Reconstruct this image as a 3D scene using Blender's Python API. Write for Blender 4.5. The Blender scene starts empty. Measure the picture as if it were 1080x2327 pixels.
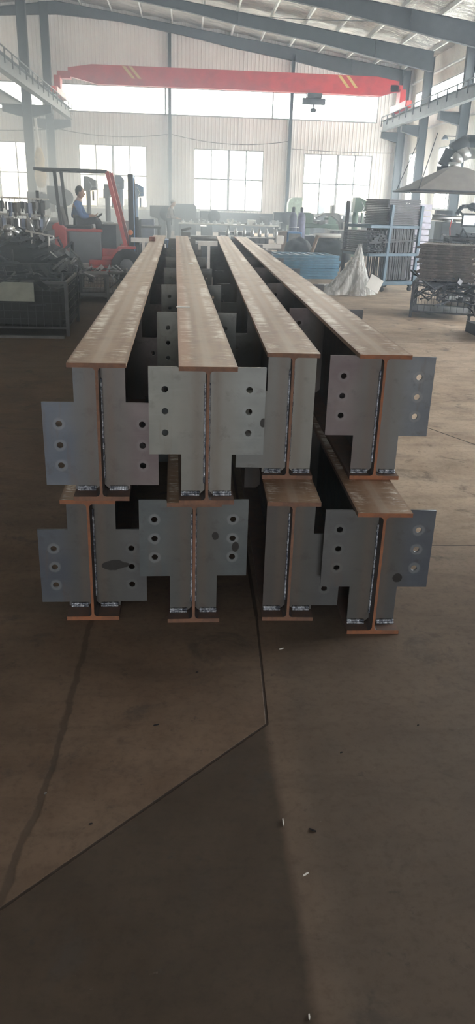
import bpy, bmesh, math, random
from mathutils import Vector, Matrix, noise
random.seed(7)
S = bpy.context.scene
C = S.collection
PI = math.pi
R = math.radians

# ------------------------------------------------------------------ camera, light, exposure
CAM_H, PITCH, ROLL, YAWC, FPX = 1.513, R(22.175), R(1.8), R(4.3), 1720.0
cd = bpy.data.cameras.new('camera'); cam = bpy.data.objects.new('camera', cd); C.objects.link(cam)
cd.sensor_fit = 'VERTICAL'; cd.sensor_height = 36.0; cd.lens = FPX * 36.0 / 2327.0
cd.clip_start = 0.05; cd.clip_end = 400
Fd = Vector((math.sin(YAWC) * math.cos(PITCH), math.cos(YAWC) * math.cos(PITCH), -math.sin(PITCH)))
R0 = Vector((math.cos(YAWC), -math.sin(YAWC), 0)); U0 = R0.cross(Fd)
cr, sr = math.cos(ROLL), math.sin(ROLL)
Rt = R0 * cr + U0 * sr; Up = U0 * cr - R0 * sr
cam.matrix_world = Matrix(((Rt.x, Up.x, -Fd.x, 0), (Rt.y, Up.y, -Fd.y, 0), (Rt.z, Up.z, -Fd.z, CAM_H), (0, 0, 0, 1)))
S.camera = cam

WORLD = 17.0
HAZE = 0.045
EXPO = 0.45
w = bpy.data.worlds.new('sky'); S.world = w; w.use_nodes = True
bg = w.node_tree.nodes['Background']; bg.inputs[0].default_value = (1.0, 0.995, 0.985, 1); bg.inputs[1].default_value = WORLD

S.view_settings.view_transform = 'Standard'; S.view_settings.look = 'None'
S.view_settings.exposure = EXPO; S.view_settings.gamma = 1.0; S.view_settings.use_curve_mapping = False

def portal(name, loc, direction, sx, sy):
    l = bpy.data.lights.new(name, 'AREA'); l.shape = 'RECTANGLE'; l.size = sx; l.size_y = sy
    l.cycles.is_portal = True
    o = bpy.data.objects.new(name, l); C.objects.link(o); o.location = loc
    o.rotation_euler = Vector(direction).to_track_quat('-Z', 'Y').to_euler()
    return o

# ------------------------------------------------------------------ node helpers
def mat(name):
    m = bpy.data.materials.new(name); m.use_nodes = True
    nt = m.node_tree
    return m, nt, nt.nodes['Principled BSDF']
def N(nt, t, **k):
    n = nt.nodes.new(t)
    for a, b in k.items(): setattr(n, a, b)
    return n
def lk(nt, a, b): nt.links.new(a, b)
def setin(nt, sock, v):
    if hasattr(v, 'links'): lk(nt, v, sock)
    elif isinstance(v, (tuple, list)) and len(v) == 3 and len(sock.default_value) == 4: sock.default_value = (*v, 1)
    else: sock.default_value = v
def M(nt, op, a, b=None, c=None, clamp=False):
    n = N(nt, 'ShaderNodeMath', operation=op, use_clamp=clamp)
    setin(nt, n.inputs[0], a)
    if b is not None: setin(nt, n.inputs[1], b)
    if c is not None: setin(nt, n.inputs[2], c)
    return n.outputs[0]
def mix(nt, f, a, b, typ='MIX'):
    n = N(nt, 'ShaderNodeMix', data_type='RGBA', blend_type=typ)
    setin(nt, n.inputs[0], f); setin(nt, n.inputs[6], a); setin(nt, n.inputs[7], b)
    return n.outputs[2]
def coords(nt, kind='Object', scale=(1, 1, 1), loc=(0, 0, 0), rot=(0, 0, 0)):
    tc = N(nt, 'ShaderNodeTexCoord'); mp = N(nt, 'ShaderNodeMapping')
    mp.inputs['Scale'].default_value = scale; mp.inputs['Location'].default_value = loc; mp.inputs['Rotation'].default_value = rot
    lk(nt, tc.outputs[kind], mp.inputs[0]); return mp.outputs[0]
def noi(nt, vec, scale=5, detail=4, rough=.55, dist=0):
    n = N(nt, 'ShaderNodeTexNoise'); n.inputs['Scale'].default_value = scale; n.inputs['Detail'].default_value = detail
    n.inputs['Roughness'].default_value = rough; n.inputs['Distortion'].default_value = dist
    lk(nt, vec, n.inputs['Vector']); return n.outputs[0]
def sstep(nt, v, lo, hi):
    n = N(nt, 'ShaderNodeMapRange', interpolation_type='SMOOTHSTEP')
    setin(nt, n.inputs[0], v); n.inputs[1].default_value = lo; n.inputs[2].default_value = hi
    return n.outputs[0]
def bump(nt, bs, h, strength=.3, dist=.01):
    b = N(nt, 'ShaderNodeBump'); b.inputs['Strength'].default_value = strength; b.inputs['Distance'].default_value = dist
    lk(nt, h, b.inputs['Height']); lk(nt, b.outputs[0], bs.inputs['Normal'])
def xyz(nt, vec):
    s = N(nt, 'ShaderNodeSeparateXYZ'); lk(nt, vec, s.inputs[0]); return s.outputs

def simple(name, col, rough=.6, metal=0., var=.25, scale=6., bmp=0., spec=.5):
    m, nt, bs = mat(name)
    v = coords(nt)
    n = noi(nt, v, scale, 5)
    a = tuple(c * (1 - var) for c in col); b = tuple(min(1, c * (1 + var)) for c in col)
    lk(nt, mix(nt, sstep(nt, n, .3, .7), a, b), bs.inputs['Base Color'])
    bs.inputs['Roughness'].default_value = rough; bs.inputs['Metallic'].default_value = metal
    bs.inputs['Specular IOR Level'].default_value = spec
    if bmp: bump(nt, bs, noi(nt, v, scale * 6, 4), bmp, .004)
    return m

# ------------------------------------------------------------------ materials
def m_flange_top(tint):
    m, nt, bs = mat('scaled_rusty_flange')
    v = coords(nt); o = xyz(nt, v)
    lon = noi(nt, coords(nt, scale=(11, .35, 1)), 1.0, 3, .5)           # broad bands along the rolling direction
    cross = noi(nt, coords(nt, scale=(9, 42, 9)), 1.0, 7, .8, .6)          # short cross scratches and flakes
    blot = noi(nt, v, 9, 7, .68); fine = noi(nt, v, 70, 5, .7)
    ax = M(nt, 'ABSOLUTE', o[0])
    base = mix(nt, sstep(nt, lon, .3, .7), (.29, .18, .11), (.44, .32, .225))
    base = mix(nt, M(nt, 'MULTIPLY', sstep(nt, blot, .46, .66), .55), base, (.20, .115, .07))
    base = mix(nt, M(nt, 'MULTIPLY', sstep(nt, cross, .5, .68), .45), base, (.52, .45, .38))
    base = mix(nt, M(nt, 'MULTIPLY', M(nt, 'SUBTRACT', 1.0, sstep(nt, ax, .008, .022)), .35), base, (.50, .44, .38))
    base = mix(nt, M(nt, 'MULTIPLY', sstep(nt, ax, .088, .1), .5), base, (.19, .115, .08))
    edge = M(nt, 'MULTIPLY', sstep(nt, ax, .03, .058), M(nt, 'SUBTRACT', 1.0, sstep(nt, ax, .084, .097)))
    patch = noi(nt, coords(nt, scale=(5, 1.8, 3)), 1.0, 4, .6)
    k = M(nt, 'ADD', M(nt, 'MULTIPLY', cross, .75), M(nt, 'MULTIPLY', patch, .45))
    wm = M(nt, 'MULTIPLY', edge, sstep(nt, k, .58, .70), clamp=True)
    base = mix(nt, M(nt, 'MULTIPLY', wm, .95), base, (.88, .84, .77))
    base = mix(nt, M(nt, 'MULTIPLY', sstep(nt, fine, .55, .75), .3), base, (.12, .08, .055))
    if tint:
        lf = M(nt, 'MULTIPLY', M(nt, 'SUBTRACT', 1.0, sstep(nt, o[0], -.075, -.035)), .6)
        base = mix(nt, lf, base, (.46, .24, .14))
    lk(nt, base, bs.inputs['Base Color'])
    bs.inputs['Metallic'].default_value = .45
    lk(nt, M(nt, 'ADD', .26, M(nt, 'MULTIPLY', cross, .35)), bs.inputs['Roughness'])
    bump(nt, bs, M(nt, 'ADD', cross, blot), .45, .0018)
    return m
MF = [m_flange_top(False), m_flange_top(True)]

def m_rust(name, c1, c2):
    m, nt, bs = mat(name); v = coords(nt)
    n = noi(nt, v, 22, 6, .65); n2 = noi(nt, v, 5, 3)
    c = mix(nt, sstep(nt, n, .35, .65), c1, c2)
    c = mix(nt, M(nt, 'MULTIPLY', sstep(nt, n2, .5, .65), .5), c, (.09, .055, .045))
    lk(nt, c, bs.inputs['Base Color']); bs.inputs['Roughness'].default_value = .75
    bump(nt, bs, n, .4, .001); return m
RUSTCUT = m_rust('cut_rust', (.36, .14, .065), (.24, .11, .065))
RUSTCUT2 = m_rust('brown_cut_rust', (.26, .135, .085), (.175, .10, .072))
WEBDARK = m_rust('dark_mill_scale', (.075, .07, .072), (.11, .09, .085))
FLB = m_rust('brown_flange_scale', (.16, .095, .07), (.12, .085, .07))

def m_plate(name, c1, c2, holes, halo, stains=(), side=1):
    m, nt, bs = mat(name); v = coords(nt); o = xyz(nt, v)
    n = noi(nt, v, 6, 5); n2 = noi(nt, coords(nt, scale=(4, 4, 60)), 1.5, 4); dn = noi(nt, v, 30, 4)
    c = mix(nt, sstep(nt, n, .3, .7), c1, c2)
    c = mix(nt, M(nt, 'MULTIPLY', sstep(nt, n2, .5, .7), .3), c, tuple(min(1, k * 1.35) for k in c1))
    inner = M(nt, 'SUBTRACT', 1.0, sstep(nt, M(nt, 'ABSOLUTE', M(nt, 'ADD', o[0], M(nt, 'MULTIPLY', M(nt, 'SUBTRACT', n, .5), .08))), .06, .14))
    lum = sum(c1) / 3
    c = mix(nt, M(nt, 'MULTIPLY', inner, .75), c, (lum * 1.02, lum * 1.0, lum * .92))
    bl = noi(nt, v, 13, 7, .7, .4)
    c = mix(nt, M(nt, 'MULTIPLY', sstep(nt, bl, .52, .68), .45), c, (lum * .62, lum * .58, lum * .56))
    c = mix(nt, M(nt, 'MULTIPLY', sstep(nt, noi(nt, v, 4, 5, .6), .55, .72), .4), c, (lum * 1.5, lum * 1.5, lum * 1.5))
    c = mix(nt, M(nt, 'MULTIPLY', sstep(nt, noi(nt, coords(nt, scale=(22, 22, 3)), 1, 5), .56, .7), .25), c, (.16, .11, .08))
    ax = o[0]
    # warm heat tint beside the web
    heat = M(nt, 'MULTIPLY', M(nt, 'SUBTRACT', 1.0, sstep(nt, M(nt, 'ABSOLUTE', M(nt, 'SUBTRACT', M(nt, 'ABSOLUTE', o[0]), .035)), .0, .03)), .35)
    c = mix(nt, heat, c, (.17, .125, .095))
    for (hx, hz) in holes:
        dx = M(nt, 'SUBTRACT', ax, hx); dz = M(nt, 'SUBTRACT', o[2], hz)
        d = M(nt, 'SQRT', M(nt, 'ADD', M(nt, 'MULTIPLY', dx, dx), M(nt, 'MULTIPLY', dz, dz)))
        d = M(nt, 'ADD', d, M(nt, 'MULTIPLY', M(nt, 'SUBTRACT', dn, .5), .012))
        c = mix(nt, M(nt, 'MULTIPLY', M(nt, 'SUBTRACT', 1.0, sstep(nt, d, .019, .026)), halo), c, (.30, .32, .33))
    for (sx, sz, rx, rz) in stains:
        dx = M(nt, 'DIVIDE', M(nt, 'SUBTRACT', ax, sx), rx); dz = M(nt, 'DIVIDE', M(nt, 'SUBTRACT', o[2], sz), rz)
        d = M(nt, 'SQRT', M(nt, 'ADD', M(nt, 'MULTIPLY', dx, dx), M(nt, 'MULTIPLY', dz, dz)))
        d = M(nt, 'ADD', d, M(nt, 'MULTIPLY', M(nt, 'SUBTRACT', noi(nt, v, 18, 3), .5), 1.1))
        c = mix(nt, M(nt, 'SUBTRACT', 1.0, sstep(nt, d, .9, 1.0)), c, (.028, .027, .026))
    lk(nt, c, bs.inputs['Base Color']); bs.inputs['Roughness'].default_value = .5; bs.inputs['Metallic'].default_value = .25
    bump(nt, bs, dn, .12, .001); return m

def m_weld():
    m, nt, bs = mat('weld_metal'); v = coords(nt)
    n = noi(nt, v, 60, 3)
    lk(nt, mix(nt, sstep(nt, n, .35, .65), (.16, .18, .23), (.70, .74, .82)), bs.inputs['Base Color'])
    bs.inputs['Metallic'].default_value = .7; bs.inputs['Roughness'].default_value = .28
    bump(nt, bs, n, .8, .003); return m
WELD = m_weld()

DG = simple('dark_grey_steel_paint', (.05, .054, .060), .6, 0, .12, 3, 0., .18)
DG2 = simple('rail_beam_paint', (.13, .138, .142), .6, 0, .15, 3, 0., .2)
RED = simple('crane_red_paint', (.45, .015, .02), .5, 0, .15, 3, 0., .25)
FKRED = simple('forklift_red', (.50, .05, .045), .4, 0, .15, 5)
FKGREY = simple('forklift_grey', (.17, .19, .22), .5, 0, .1, 5)
BLACK = simple('black_rubber', (.02, .02, .022), .7, 0, .3, 10, .2, .25)
BLKST = simple('black_steel', (.035, .037, .042), .42, .5, .4, 14, .1)
GALV = simple('galvanised_steel', (.55, .57, .58), .3, .9, .12, 9)
PALE = simple('pale_paint', (.72, .72, .69), .5, 0, .08, 5)
PURL = simple('purlin_paint', (.58, .58, .56), .5, .2, .12, 5)
BLUE = simple('blue_rack_paint', (.075, .14, .20), .5, 0, .2, 8)
BLUEF = simple('light_blue_frame_paint', (.06, .19, .31), .4, 0, .25, 8)
MBLUE = simple('machine_blue', (.05, .19, .42), .4, 0, .2, 6)
GREEN = simple('machine_green', (.15, .22, .18), .55, 0, .15, 6, 0., .3)
GREY = simple('machine_grey', (.17, .175, .18), .55, 0, .25, 6, 0., .3)
DGREY = simple('machine_dark', (.045, .05, .06), .6, 0, .3, 6, 0., .25)
CANV = simple('grey_canvas', (.20, .18, .165), .85, 0, .12, 3)
YEL = simple('yellow_stripe', (.55, .40, .10), .5, 0, .1, 6)
WOOD = simple('plank_wood', (.33, .23, .16), .7, 0, .25, 8)
WHT = simple('white_paint', (.82, .82, .80), .45, 0, .06, 6)
BROWNM = simple('rusty_brown_bars', (.12, .10, .085), .6, .3, .35, 18, .2)
ORG = simple('orange_lens', (.75, .22, .05), .4, 0, .05, 5)
SKIN = simple('skin', (.42, .26, .19), .55, 0, .06, 10)
HAIR = simple('black_hair', (.02, .018, .016), .6, 0, .2, 30)
SHIRT = simple('blue_workwear', (.06, .14, .33), .85, 0, .15, 7)
TROUS = simple('dark_trousers', (.035, .04, .05), .85, 0, .15, 7)
GSHIRT = simple('brown_grey_jacket', (.26, .23, .21), .85, 0, .12, 7)
CONCR = simple('outside_concrete', (.5, .5, .47), .9, 0, .1, 2)
FOLI = simple('tree_leaves', (.10, .16, .07), .8, 0, .3, 3)
CREAM = simple('cream_render', (.62, .56, .42), .8, 0, .08, 2)
PGRN = simple('pale_green_sheet', (.36, .40, .34), .5, 0, .14, 8)
INSUL = simple('yellow_insulation_wrap', (.58, .47, .30), .8, 0, .2, 8, .3)
WFR = simple('window_frame_paint', (.30, .31, .32), .5, 0, .06, 5)
GREYP = simple('dado_grey', (.06, .063, .07), .7, 0, .12, 3, 0., .2)

def m_sheet(name, col, axis):
    m, nt, bs = mat(name); v = coords(nt, 'Object'); o = xyz(nt, v)
    t = M(nt, 'FRACT', M(nt, 'MULTIPLY', o[axis], 1 / .2))
    rib = sstep(nt, M(nt, 'ABSOLUTE', M(nt, 'SUBTRACT', t, .5)), .28, .42)
    n = noi(nt, v, .8, 4)
    c = mix(nt, sstep(nt, n, .3, .7), tuple(k * .92 for k in col), col)
    st = noi(nt, coords(nt, scale=(9, 9, .25)), 1, 4)
    c = mix(nt, M(nt, 'MULTIPLY', sstep(nt, st, .52, .7), .25), c, tuple(k * .72 for k in col))
    lk(nt, c, bs.inputs['Base Color']); bs.inputs['Roughness'].default_value = .45
    bump(nt, bs, rib, 1.0, .03); return m
SHEETB = m_sheet('cream_ribbed_sheet_gable', (.80, .765, .74), 0)
SHEETR = m_sheet('cream_ribbed_sheet_side', (.74, .69, .62), 1)

def m_foil():
    m, nt, bs = mat('silver_foil_insulation'); v = coords(nt, 'Object')
    n = noi(nt, coords(nt, scale=(1, 3.2, 1)), 1.6, 6, .62, .6); n2 = noi(nt, v, 9, 4, .6, .5)
    lk(nt, mix(nt, sstep(nt, n, .3, .7), (.42, .39, .36), (.80, .78, .75)), bs.inputs['Base Color'])
    bs.inputs['Metallic'].default_value = .92; bs.inputs['Roughness'].default_value = .24
    bump(nt, bs, M(nt, 'ADD', n, M(nt, 'MULTIPLY', n2, .35)), 1.0, .16); return m
FOIL = m_foil()

def m_glass():
    m = bpy.data.materials.new('window_glass'); m.use_nodes = True; nt = m.node_tree; nt.nodes.clear()
    out = N(nt, 'ShaderNodeOutputMaterial'); t = N(nt, 'ShaderNodeBsdfTransparent'); g = N(nt, 'ShaderNodeBsdfGlossy'); mx = N(nt, 'ShaderNodeMixShader')
    t.inputs[0].default_value = (.90, .93, .92, 1); g.inputs['Roughness'].default_value = .05; mx.inputs[0].default_value = .06
    lk(nt, t.outputs[0], mx.inputs[1]); lk(nt, g.outputs[0], mx.inputs[2]); lk(nt, mx.outputs[0], out.inputs[0]); return m
GLASS = m_glass()
def m_film():
    m = bpy.data.materials.new('clear_plastic_film'); m.use_nodes = True; nt = m.node_tree; nt.nodes.clear()
    out = N(nt, 'ShaderNodeOutputMaterial'); t = N(nt, 'ShaderNodeBsdfTransparent'); p = N(nt, 'ShaderNodeBsdfPrincipled'); mx = N(nt, 'ShaderNodeMixShader')
    p.inputs['Base Color'].default_value = (.72, .74, .74, 1); p.inputs['Roughness'].default_value = .18
    v = coords(nt); n = noi(nt, coords(nt, scale=(1, 1, .5)), 7, 5, .6, 1.2)
    lk(nt, M(nt, 'ADD', .45, M(nt, 'MULTIPLY', sstep(nt, n, .4, .6), .5)), mx.inputs[0])
    b = N(nt, 'ShaderNodeBump'); b.inputs['Strength'].default_value = 1; b.inputs['Distance'].default_value = .05; lk(nt, n, b.inputs['Height']); lk(nt, b.outputs[0], p.inputs['Normal'])
    lk(nt, t.outputs[0], mx.inputs[1]); lk(nt, p.outputs[0], mx.inputs[2]); lk(nt, mx.outputs[0], out.inputs[0]); return m
FILM = m_film()

# floor: poured slabs, joints, crack, stains (positions are floor metres)
def m_floor():
    m, nt, bs = mat('stained_concrete'); v = coords(nt, 'Object'); o = xyz(nt, v)
    wob = M(nt, 'MULTIPLY', M(nt, 'SUBTRACT', noi(nt, v, 9, 5, .6), .5), .045)
    wob2 = M(nt, 'MULTIPLY', M(nt, 'SUBTRACT', noi(nt, v, 6, 4, .6), .5), .12)
    def seg(ax, ay, bx, by, wb):
        dx, dy = bx - ax, by - ay; L2 = dx * dx + dy * dy; L = math.sqrt(L2)
        px = M(nt, 'SUBTRACT', o[0] if wb is None else M(nt, 'ADD', o[0], wb), ax); py = M(nt, 'SUBTRACT', o[1], ay)
        t = M(nt, 'DIVIDE', M(nt, 'ADD', M(nt, 'MULTIPLY', px, dx), M(nt, 'MULTIPLY', py, dy)), L2, clamp=True)
        qx = M(nt, 'SUBTRACT', px, M(nt, 'MULTIPLY', t, dx)); qy = M(nt, 'SUBTRACT', py, M(nt, 'MULTIPLY', t, dy))
        d = M(nt, 'SQRT', M(nt, 'ADD', M(nt, 'MULTIPLY', qx, qx), M(nt, 'MULTIPLY', qy, qy)))
        return d
    def half(ax, ay, bx, by):       # >0 on the right of a->b
        dx, dy = bx - ax, by - ay; L = math.hypot(dx, dy)
        return M(nt, 'ADD', M(nt, 'MULTIPLY', M(nt, 'SUBTRACT', o[0], ax), dy / L), M(nt, 'MULTIPLY', M(nt, 'SUBTRACT', o[1], ay), -dx / L))
    big = noi(nt, v, .55, 5, .6, .3); mid = noi(nt, v, 2.6, 6, .62); fine = noi(nt, v, 38, 5, .7)
    c = mix(nt, sstep(nt, mid, .3, .7), (.135, .092, .064), (.205, .146, .105))
    c = mix(nt, M(nt, 'MULTIPLY', sstep(nt, big, .45, .65), .4), c, (.15, .12, .095))
    # slab to the right of the long joint is greyer; slab in front of the diagonal joint is darkest
    rgt = M(nt, 'MULTIPLY', sstep(nt, half(.26, 1.94, .30, 3.2), .03, .12), 1.0)
    c = mix(nt, M(nt, 'MULTIPLY', rgt, .55), c, mix(nt, mid, (.085, .069, .056), (.145, .121, .098)))
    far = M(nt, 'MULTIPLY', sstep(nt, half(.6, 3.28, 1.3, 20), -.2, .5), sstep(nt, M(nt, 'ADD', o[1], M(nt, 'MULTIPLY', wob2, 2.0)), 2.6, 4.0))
    c = mix(nt, M(nt, 'MULTIPLY', far, .8), c, mix(nt, sstep(nt, mid, .3, .7), (.44, .33, .24), (.62, .50, .38)))  # dusty tan slab, lightened further with window light put into the colour
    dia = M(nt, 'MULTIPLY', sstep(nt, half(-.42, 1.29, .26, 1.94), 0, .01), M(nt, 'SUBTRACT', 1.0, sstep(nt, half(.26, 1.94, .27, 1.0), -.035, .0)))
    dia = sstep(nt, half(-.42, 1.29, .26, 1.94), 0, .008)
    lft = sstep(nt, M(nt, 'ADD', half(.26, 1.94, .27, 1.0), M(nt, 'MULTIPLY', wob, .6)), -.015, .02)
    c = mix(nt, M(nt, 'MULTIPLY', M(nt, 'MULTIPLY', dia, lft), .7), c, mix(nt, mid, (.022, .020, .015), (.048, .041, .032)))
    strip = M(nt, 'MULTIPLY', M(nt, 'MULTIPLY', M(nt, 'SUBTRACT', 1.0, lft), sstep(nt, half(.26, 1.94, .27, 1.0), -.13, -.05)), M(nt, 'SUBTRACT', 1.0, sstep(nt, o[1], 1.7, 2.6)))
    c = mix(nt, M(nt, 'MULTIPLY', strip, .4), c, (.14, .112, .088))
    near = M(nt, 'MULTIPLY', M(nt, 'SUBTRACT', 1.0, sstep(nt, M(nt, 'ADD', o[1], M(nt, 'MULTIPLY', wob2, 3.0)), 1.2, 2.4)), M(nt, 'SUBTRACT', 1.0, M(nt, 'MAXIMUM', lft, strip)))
    c = mix(nt, M(nt, 'MULTIPLY', near, .28), c, (.042, .037, .029))  # foreground shade put into the floor colour, darker toward the camera
    # oil stains
    st = noi(nt, v, 3.4, 6, .7, .8)
    c = mix(nt, M(nt, 'MULTIPLY', sstep(nt, st, .55, .68), .6), c, (.07, .062, .055))
    c = mix(nt, M(nt, 'MULTIPLY', sstep(nt, noi(nt, v, 11, 6, .75), .60, .70), .6), c, (.055, .05, .046))
    c = mix(nt, M(nt, 'MULTIPLY', sstep(nt, noi(nt, coords(nt, scale=(6, 14, 1)), 2.0, 5, .7), .68, .78), .35), c, (.38, .35, .31))
    c = mix(nt, M(nt, 'MULTIPLY', sstep(nt, fine, .45, .7), .45), c, mix(nt, .5, c, (.03, .025, .02)))
    fg = M(nt, 'MULTIPLY', sstep(nt, noi(nt, coords(nt, scale=(1.6, 5, 1)), 1.4, 6, .7, .5), .45, .68), .4)
    c = mix(nt, fg, c, mix(nt, .6, c, (.04, .034, .028)))
    g = None
    for s_, wd, col in (((.26, 1.94, .285, 2.61), .0035, None), ((.285, 2.61, .34, 14), .006, None), ((-.85, .88, .26, 1.94), .0035, None),
                        ((1.0, 3.28, 6.0, 3.28), .004, None), ((1.2, 6.6, 3.2, 2.6), .006, None), ((1.5, 9.2, 9.0, 9.2), .006, None)):
        d = seg(*s_, None); d = M(nt, 'SUBTRACT', d, M(nt, 'MULTIPLY', M(nt, 'SUBTRACT', fine, .5), .004))
        k = M(nt, 'SUBTRACT', 1.0, sstep(nt, d, wd * .7, wd * 1.6))
        g = k if g is None else M(nt, 'MAXIMUM', g, k)
    c = mix(nt, M(nt, 'MULTIPLY', g, .9), c, (.035, .026, .021))
    k2 = None
    for s_ in ((-.36, 2.9, -.365, 2.2), (-.365, 2.2, -.385, 1.65), (-.385, 1.65, -.43, 1.28)):
        d = seg(*s_, wob); k = M(nt, 'SUBTRACT', 1.0, sstep(nt, d, .006, .014)); k2 = k if k2 is None else M(nt, 'MAXIMUM', k2, k)
    c = mix(nt, M(nt, 'MULTIPLY', k2, .6), c, (.06, .048, .038))
    lk(nt, c, bs.inputs['Base Color'])
    lk(nt, M(nt, 'ADD', .55, M(nt, 'MULTIPLY', mid, .3)), bs.inputs['Roughness'])
    bs.inputs['Specular IOR Level'].default_value = .22
    hh = M(nt, 'SUBTRACT', M(nt, 'ADD', M(nt, 'MULTIPLY', fine, .12), M(nt, 'MULTIPLY', mid, .1)), M(nt, 'ADD', M(nt, 'MULTIPLY', g, .8), M(nt, 'MULTIPLY', k2, .15)))
    bump(nt, bs, hh, .5, .006); return m
FLOORM = m_floor()

ORD = 'first second third fourth fifth sixth seventh eighth ninth tenth eleventh twelfth thirteenth fourteenth fifteenth'.split()
# ------------------------------------------------------------------ mesh helpers
class MB:
    def __init__(s): s.v = []; s.f = []; s.mi = []; s.sm = []
    def add(s, vs, fs, mi=0, smooth=False):
        b = len(s.v); s.v += [tuple(x) for x in vs]
        for f in fs: s.f.append(tuple(b + i for i in f)); s.mi.append(mi); s.sm.append(smooth)
        return s
    def box(s, x0, x1, y0, y1, z0, z1, mi=0, rot=None, piv=None):
        vs = [Vector((x, y, z)) for z in (z0, z1) for (x, y) in ((x0, y0), (x1, y0), (x1, y1), (x0, y1))]
        if rot is not None:
            p = Vector(piv) if piv is not None else Vector(((x0 + x1) / 2, (y0 + y1) / 2, (z0 + z1) / 2))
            vs = [rot @ (a - p) + p for a in vs]
        return s.add(vs, [(0, 3, 2, 1), (4, 5, 6, 7), (0, 1, 5, 4), (1, 2, 6, 5), (2, 3, 7, 6), (3, 0, 4, 7)], mi)
    def tube(s, a, b, r, r2=None, n=10, mi=0, cap=True):
        a, b = Vector(a), Vector(b); r2 = r if r2 is None else r2
        d = (b - a).normalized(); up = Vector((0, 0, 1)) if abs(d.z) < .95 else Vector((1, 0, 0))
        x = d.cross(up).normalized(); y = d.cross(x)
        vs = []
        for p, rr in ((a, r), (b, r2)):
            for i in range(n):
                t = 2 * PI * i / n; vs.append(p + x * math.cos(t) * rr + y * math.sin(t) * rr)
        fs = [(i, (i + 1) % n, n + (i + 1) % n, n + i) for i in range(n)]
        s.add(vs, fs, mi, True)
        if cap:
            b0 = len(s.v) - 2 * n
            s.f += [tuple(b0 + i for i in reversed(range(n))), tuple(b0 + n + i for i in range(n))]; s.mi += [mi, mi]; s.sm += [False, False]
        return s
    def bar(s, a, b, w, h=None, mi=0):                       # square bar between two points
        a, b = Vector(a), Vector(b); h = w if h is None else h
        d = (b - a).normalized(); up = Vector((0, 0, 1)) if abs(d.z) < .95 else Vector((0, 1, 0))
        x = d.cross(up).normalized() * w / 2; y = d.cross(x).normalized() * h / 2
        vs = [p + q for p in (a, b) for q in (-x - y, x - y, x + y, -x + y)]
        return s.add(vs, [(0, 3, 2, 1), (4, 5, 6, 7), (0, 1, 5, 4), (1, 2, 6, 5), (2, 3, 7, 6), (3, 0, 4, 7)], mi)
    def path(s, pts, r, n=8, mi=0):
        for a, b in zip(pts, pts[1:]): s.tube(a, b, r, n=n, mi=mi)
        return s
    def prism(s, pts, axis, lo, hi, mi=0):                   # polygon in the plane of the other two axes, extruded
        def P(p, t):
            if axis == 0: return (t, p[0], p[1])
            if axis == 1: return (p[0], t, p[1])
            return (p[0], p[1], t)
        n = len(pts); vs = [P(p, lo) for p in pts] + [P(p, hi) for p in pts]
        fs = [tuple(range(n)), tuple(reversed(range(n, 2 * n)))] + [((i + 1) % n, i, n + i, n + (i + 1) % n) for i in range(n)]
        return s.add(vs, fs, mi)
    def ell(s, c, rx, ry, rz, n=14, m=9, mi=0):
        vs = []; fs = []
        for j in range(m + 1):
            p = PI * j / m
            for i in range(n):
                t = 2 * PI * i / n; vs.append((c[0] + rx * math.sin(p) * math.cos(t), c[1] + ry * math.sin(p) * math.sin(t), c[2] + rz * math.cos(p)))
        for j in range(m):
            for i in range(n): fs.append((j * n + i, j * n + (i + 1) % n, (j + 1) * n + (i + 1) % n, (j + 1) * n + i))
        return s.add(vs, fs, mi, True)
    def lathe(s, c, prof, n=20, mi=0, axis=2):               # prof: (r, h)
        vs = []; fs = []
        for r, h in prof:
            for i in range(n):
                t = 2 * PI * i / n; a, b = r * math.cos(t), r * math.sin(t)
                vs.append((c[0] + a, c[1] + b, c[2] + h) if axis == 2 else ((c[0] + a, c[1] + h, c[2] + b) if axis == 1 else (c[0] + h, c[1] + a, c[2] + b)))
        for j in range(len(prof) - 1):
            for i in range(n): fs.append((j * n + i, j * n + (i + 1) % n, (j + 1) * n + (i + 1) % n, (j + 1) * n + i))
        fs.append(tuple(reversed(range(n)))); fs.append(tuple((len(prof) - 1) * n + i for i in range(n)))
        return s.add(vs, fs, mi, True)
    def build(s, name, mats, parent=None, bevel=0):
        me = bpy.data.meshes.new(name); me.from_pydata(s.v, [], s.f)
        if not isinstance(mats, (list, tuple)): mats = [mats]
        for m in mats: me.materials.append(m)
        me.polygons.foreach_set('material_index', s.mi); me.polygons.foreach_set('use_smooth', s.sm)
        bm = bmesh.new(); bm.from_mesh(me); bmesh.ops.remove_doubles(bm, verts=bm.verts, dist=1e-6) if not any(s.sm) else None
        bmesh.ops.recalc_face_normals(bm, faces=bm.faces); bm.to_mesh(me); bm.free()
        o = bpy.data.objects.new(name, me); C.objects.link(o)
        if parent: o.parent = parent
        if bevel:
            b = o.modifiers.new('bevel', 'BEVEL'); b.width = bevel; b.segments = 2; b.limit_method = 'ANGLE'
        return o
def tag(o, label, cat, group=None, kind=None):
    o['label'] = label; o['category'] = cat
    if group: o['group'] = group
    if kind: o['kind'] = kind
    return o
def struct(o): o['kind'] = 'structure'; return o
def empty(name, loc, label, cat, group=None, rz=0):
    o = bpy.data.objects.new(name, None); C.objects.link(o); o.location = loc; o.rotation_euler = (0, 0, rz)
    return tag(o, label, cat, group)
def dup(o, loc=None, rz=None, label=None, rot=None):
    r = o.copy(); C.objects.link(r)
    if loc is not None: r.location = loc
    if rz is not None: r.rotation_euler = (0, 0, rz)
    if rot is not None: r.rotation_euler = rot
    if label: r['label'] = label
    for ch in list(o.children):
        c = ch.copy(); C.objects.link(c); c.parent = r
        for g in list(ch.children):
            d = g.copy(); C.objects.link(d); d.parent = c
    return r

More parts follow.
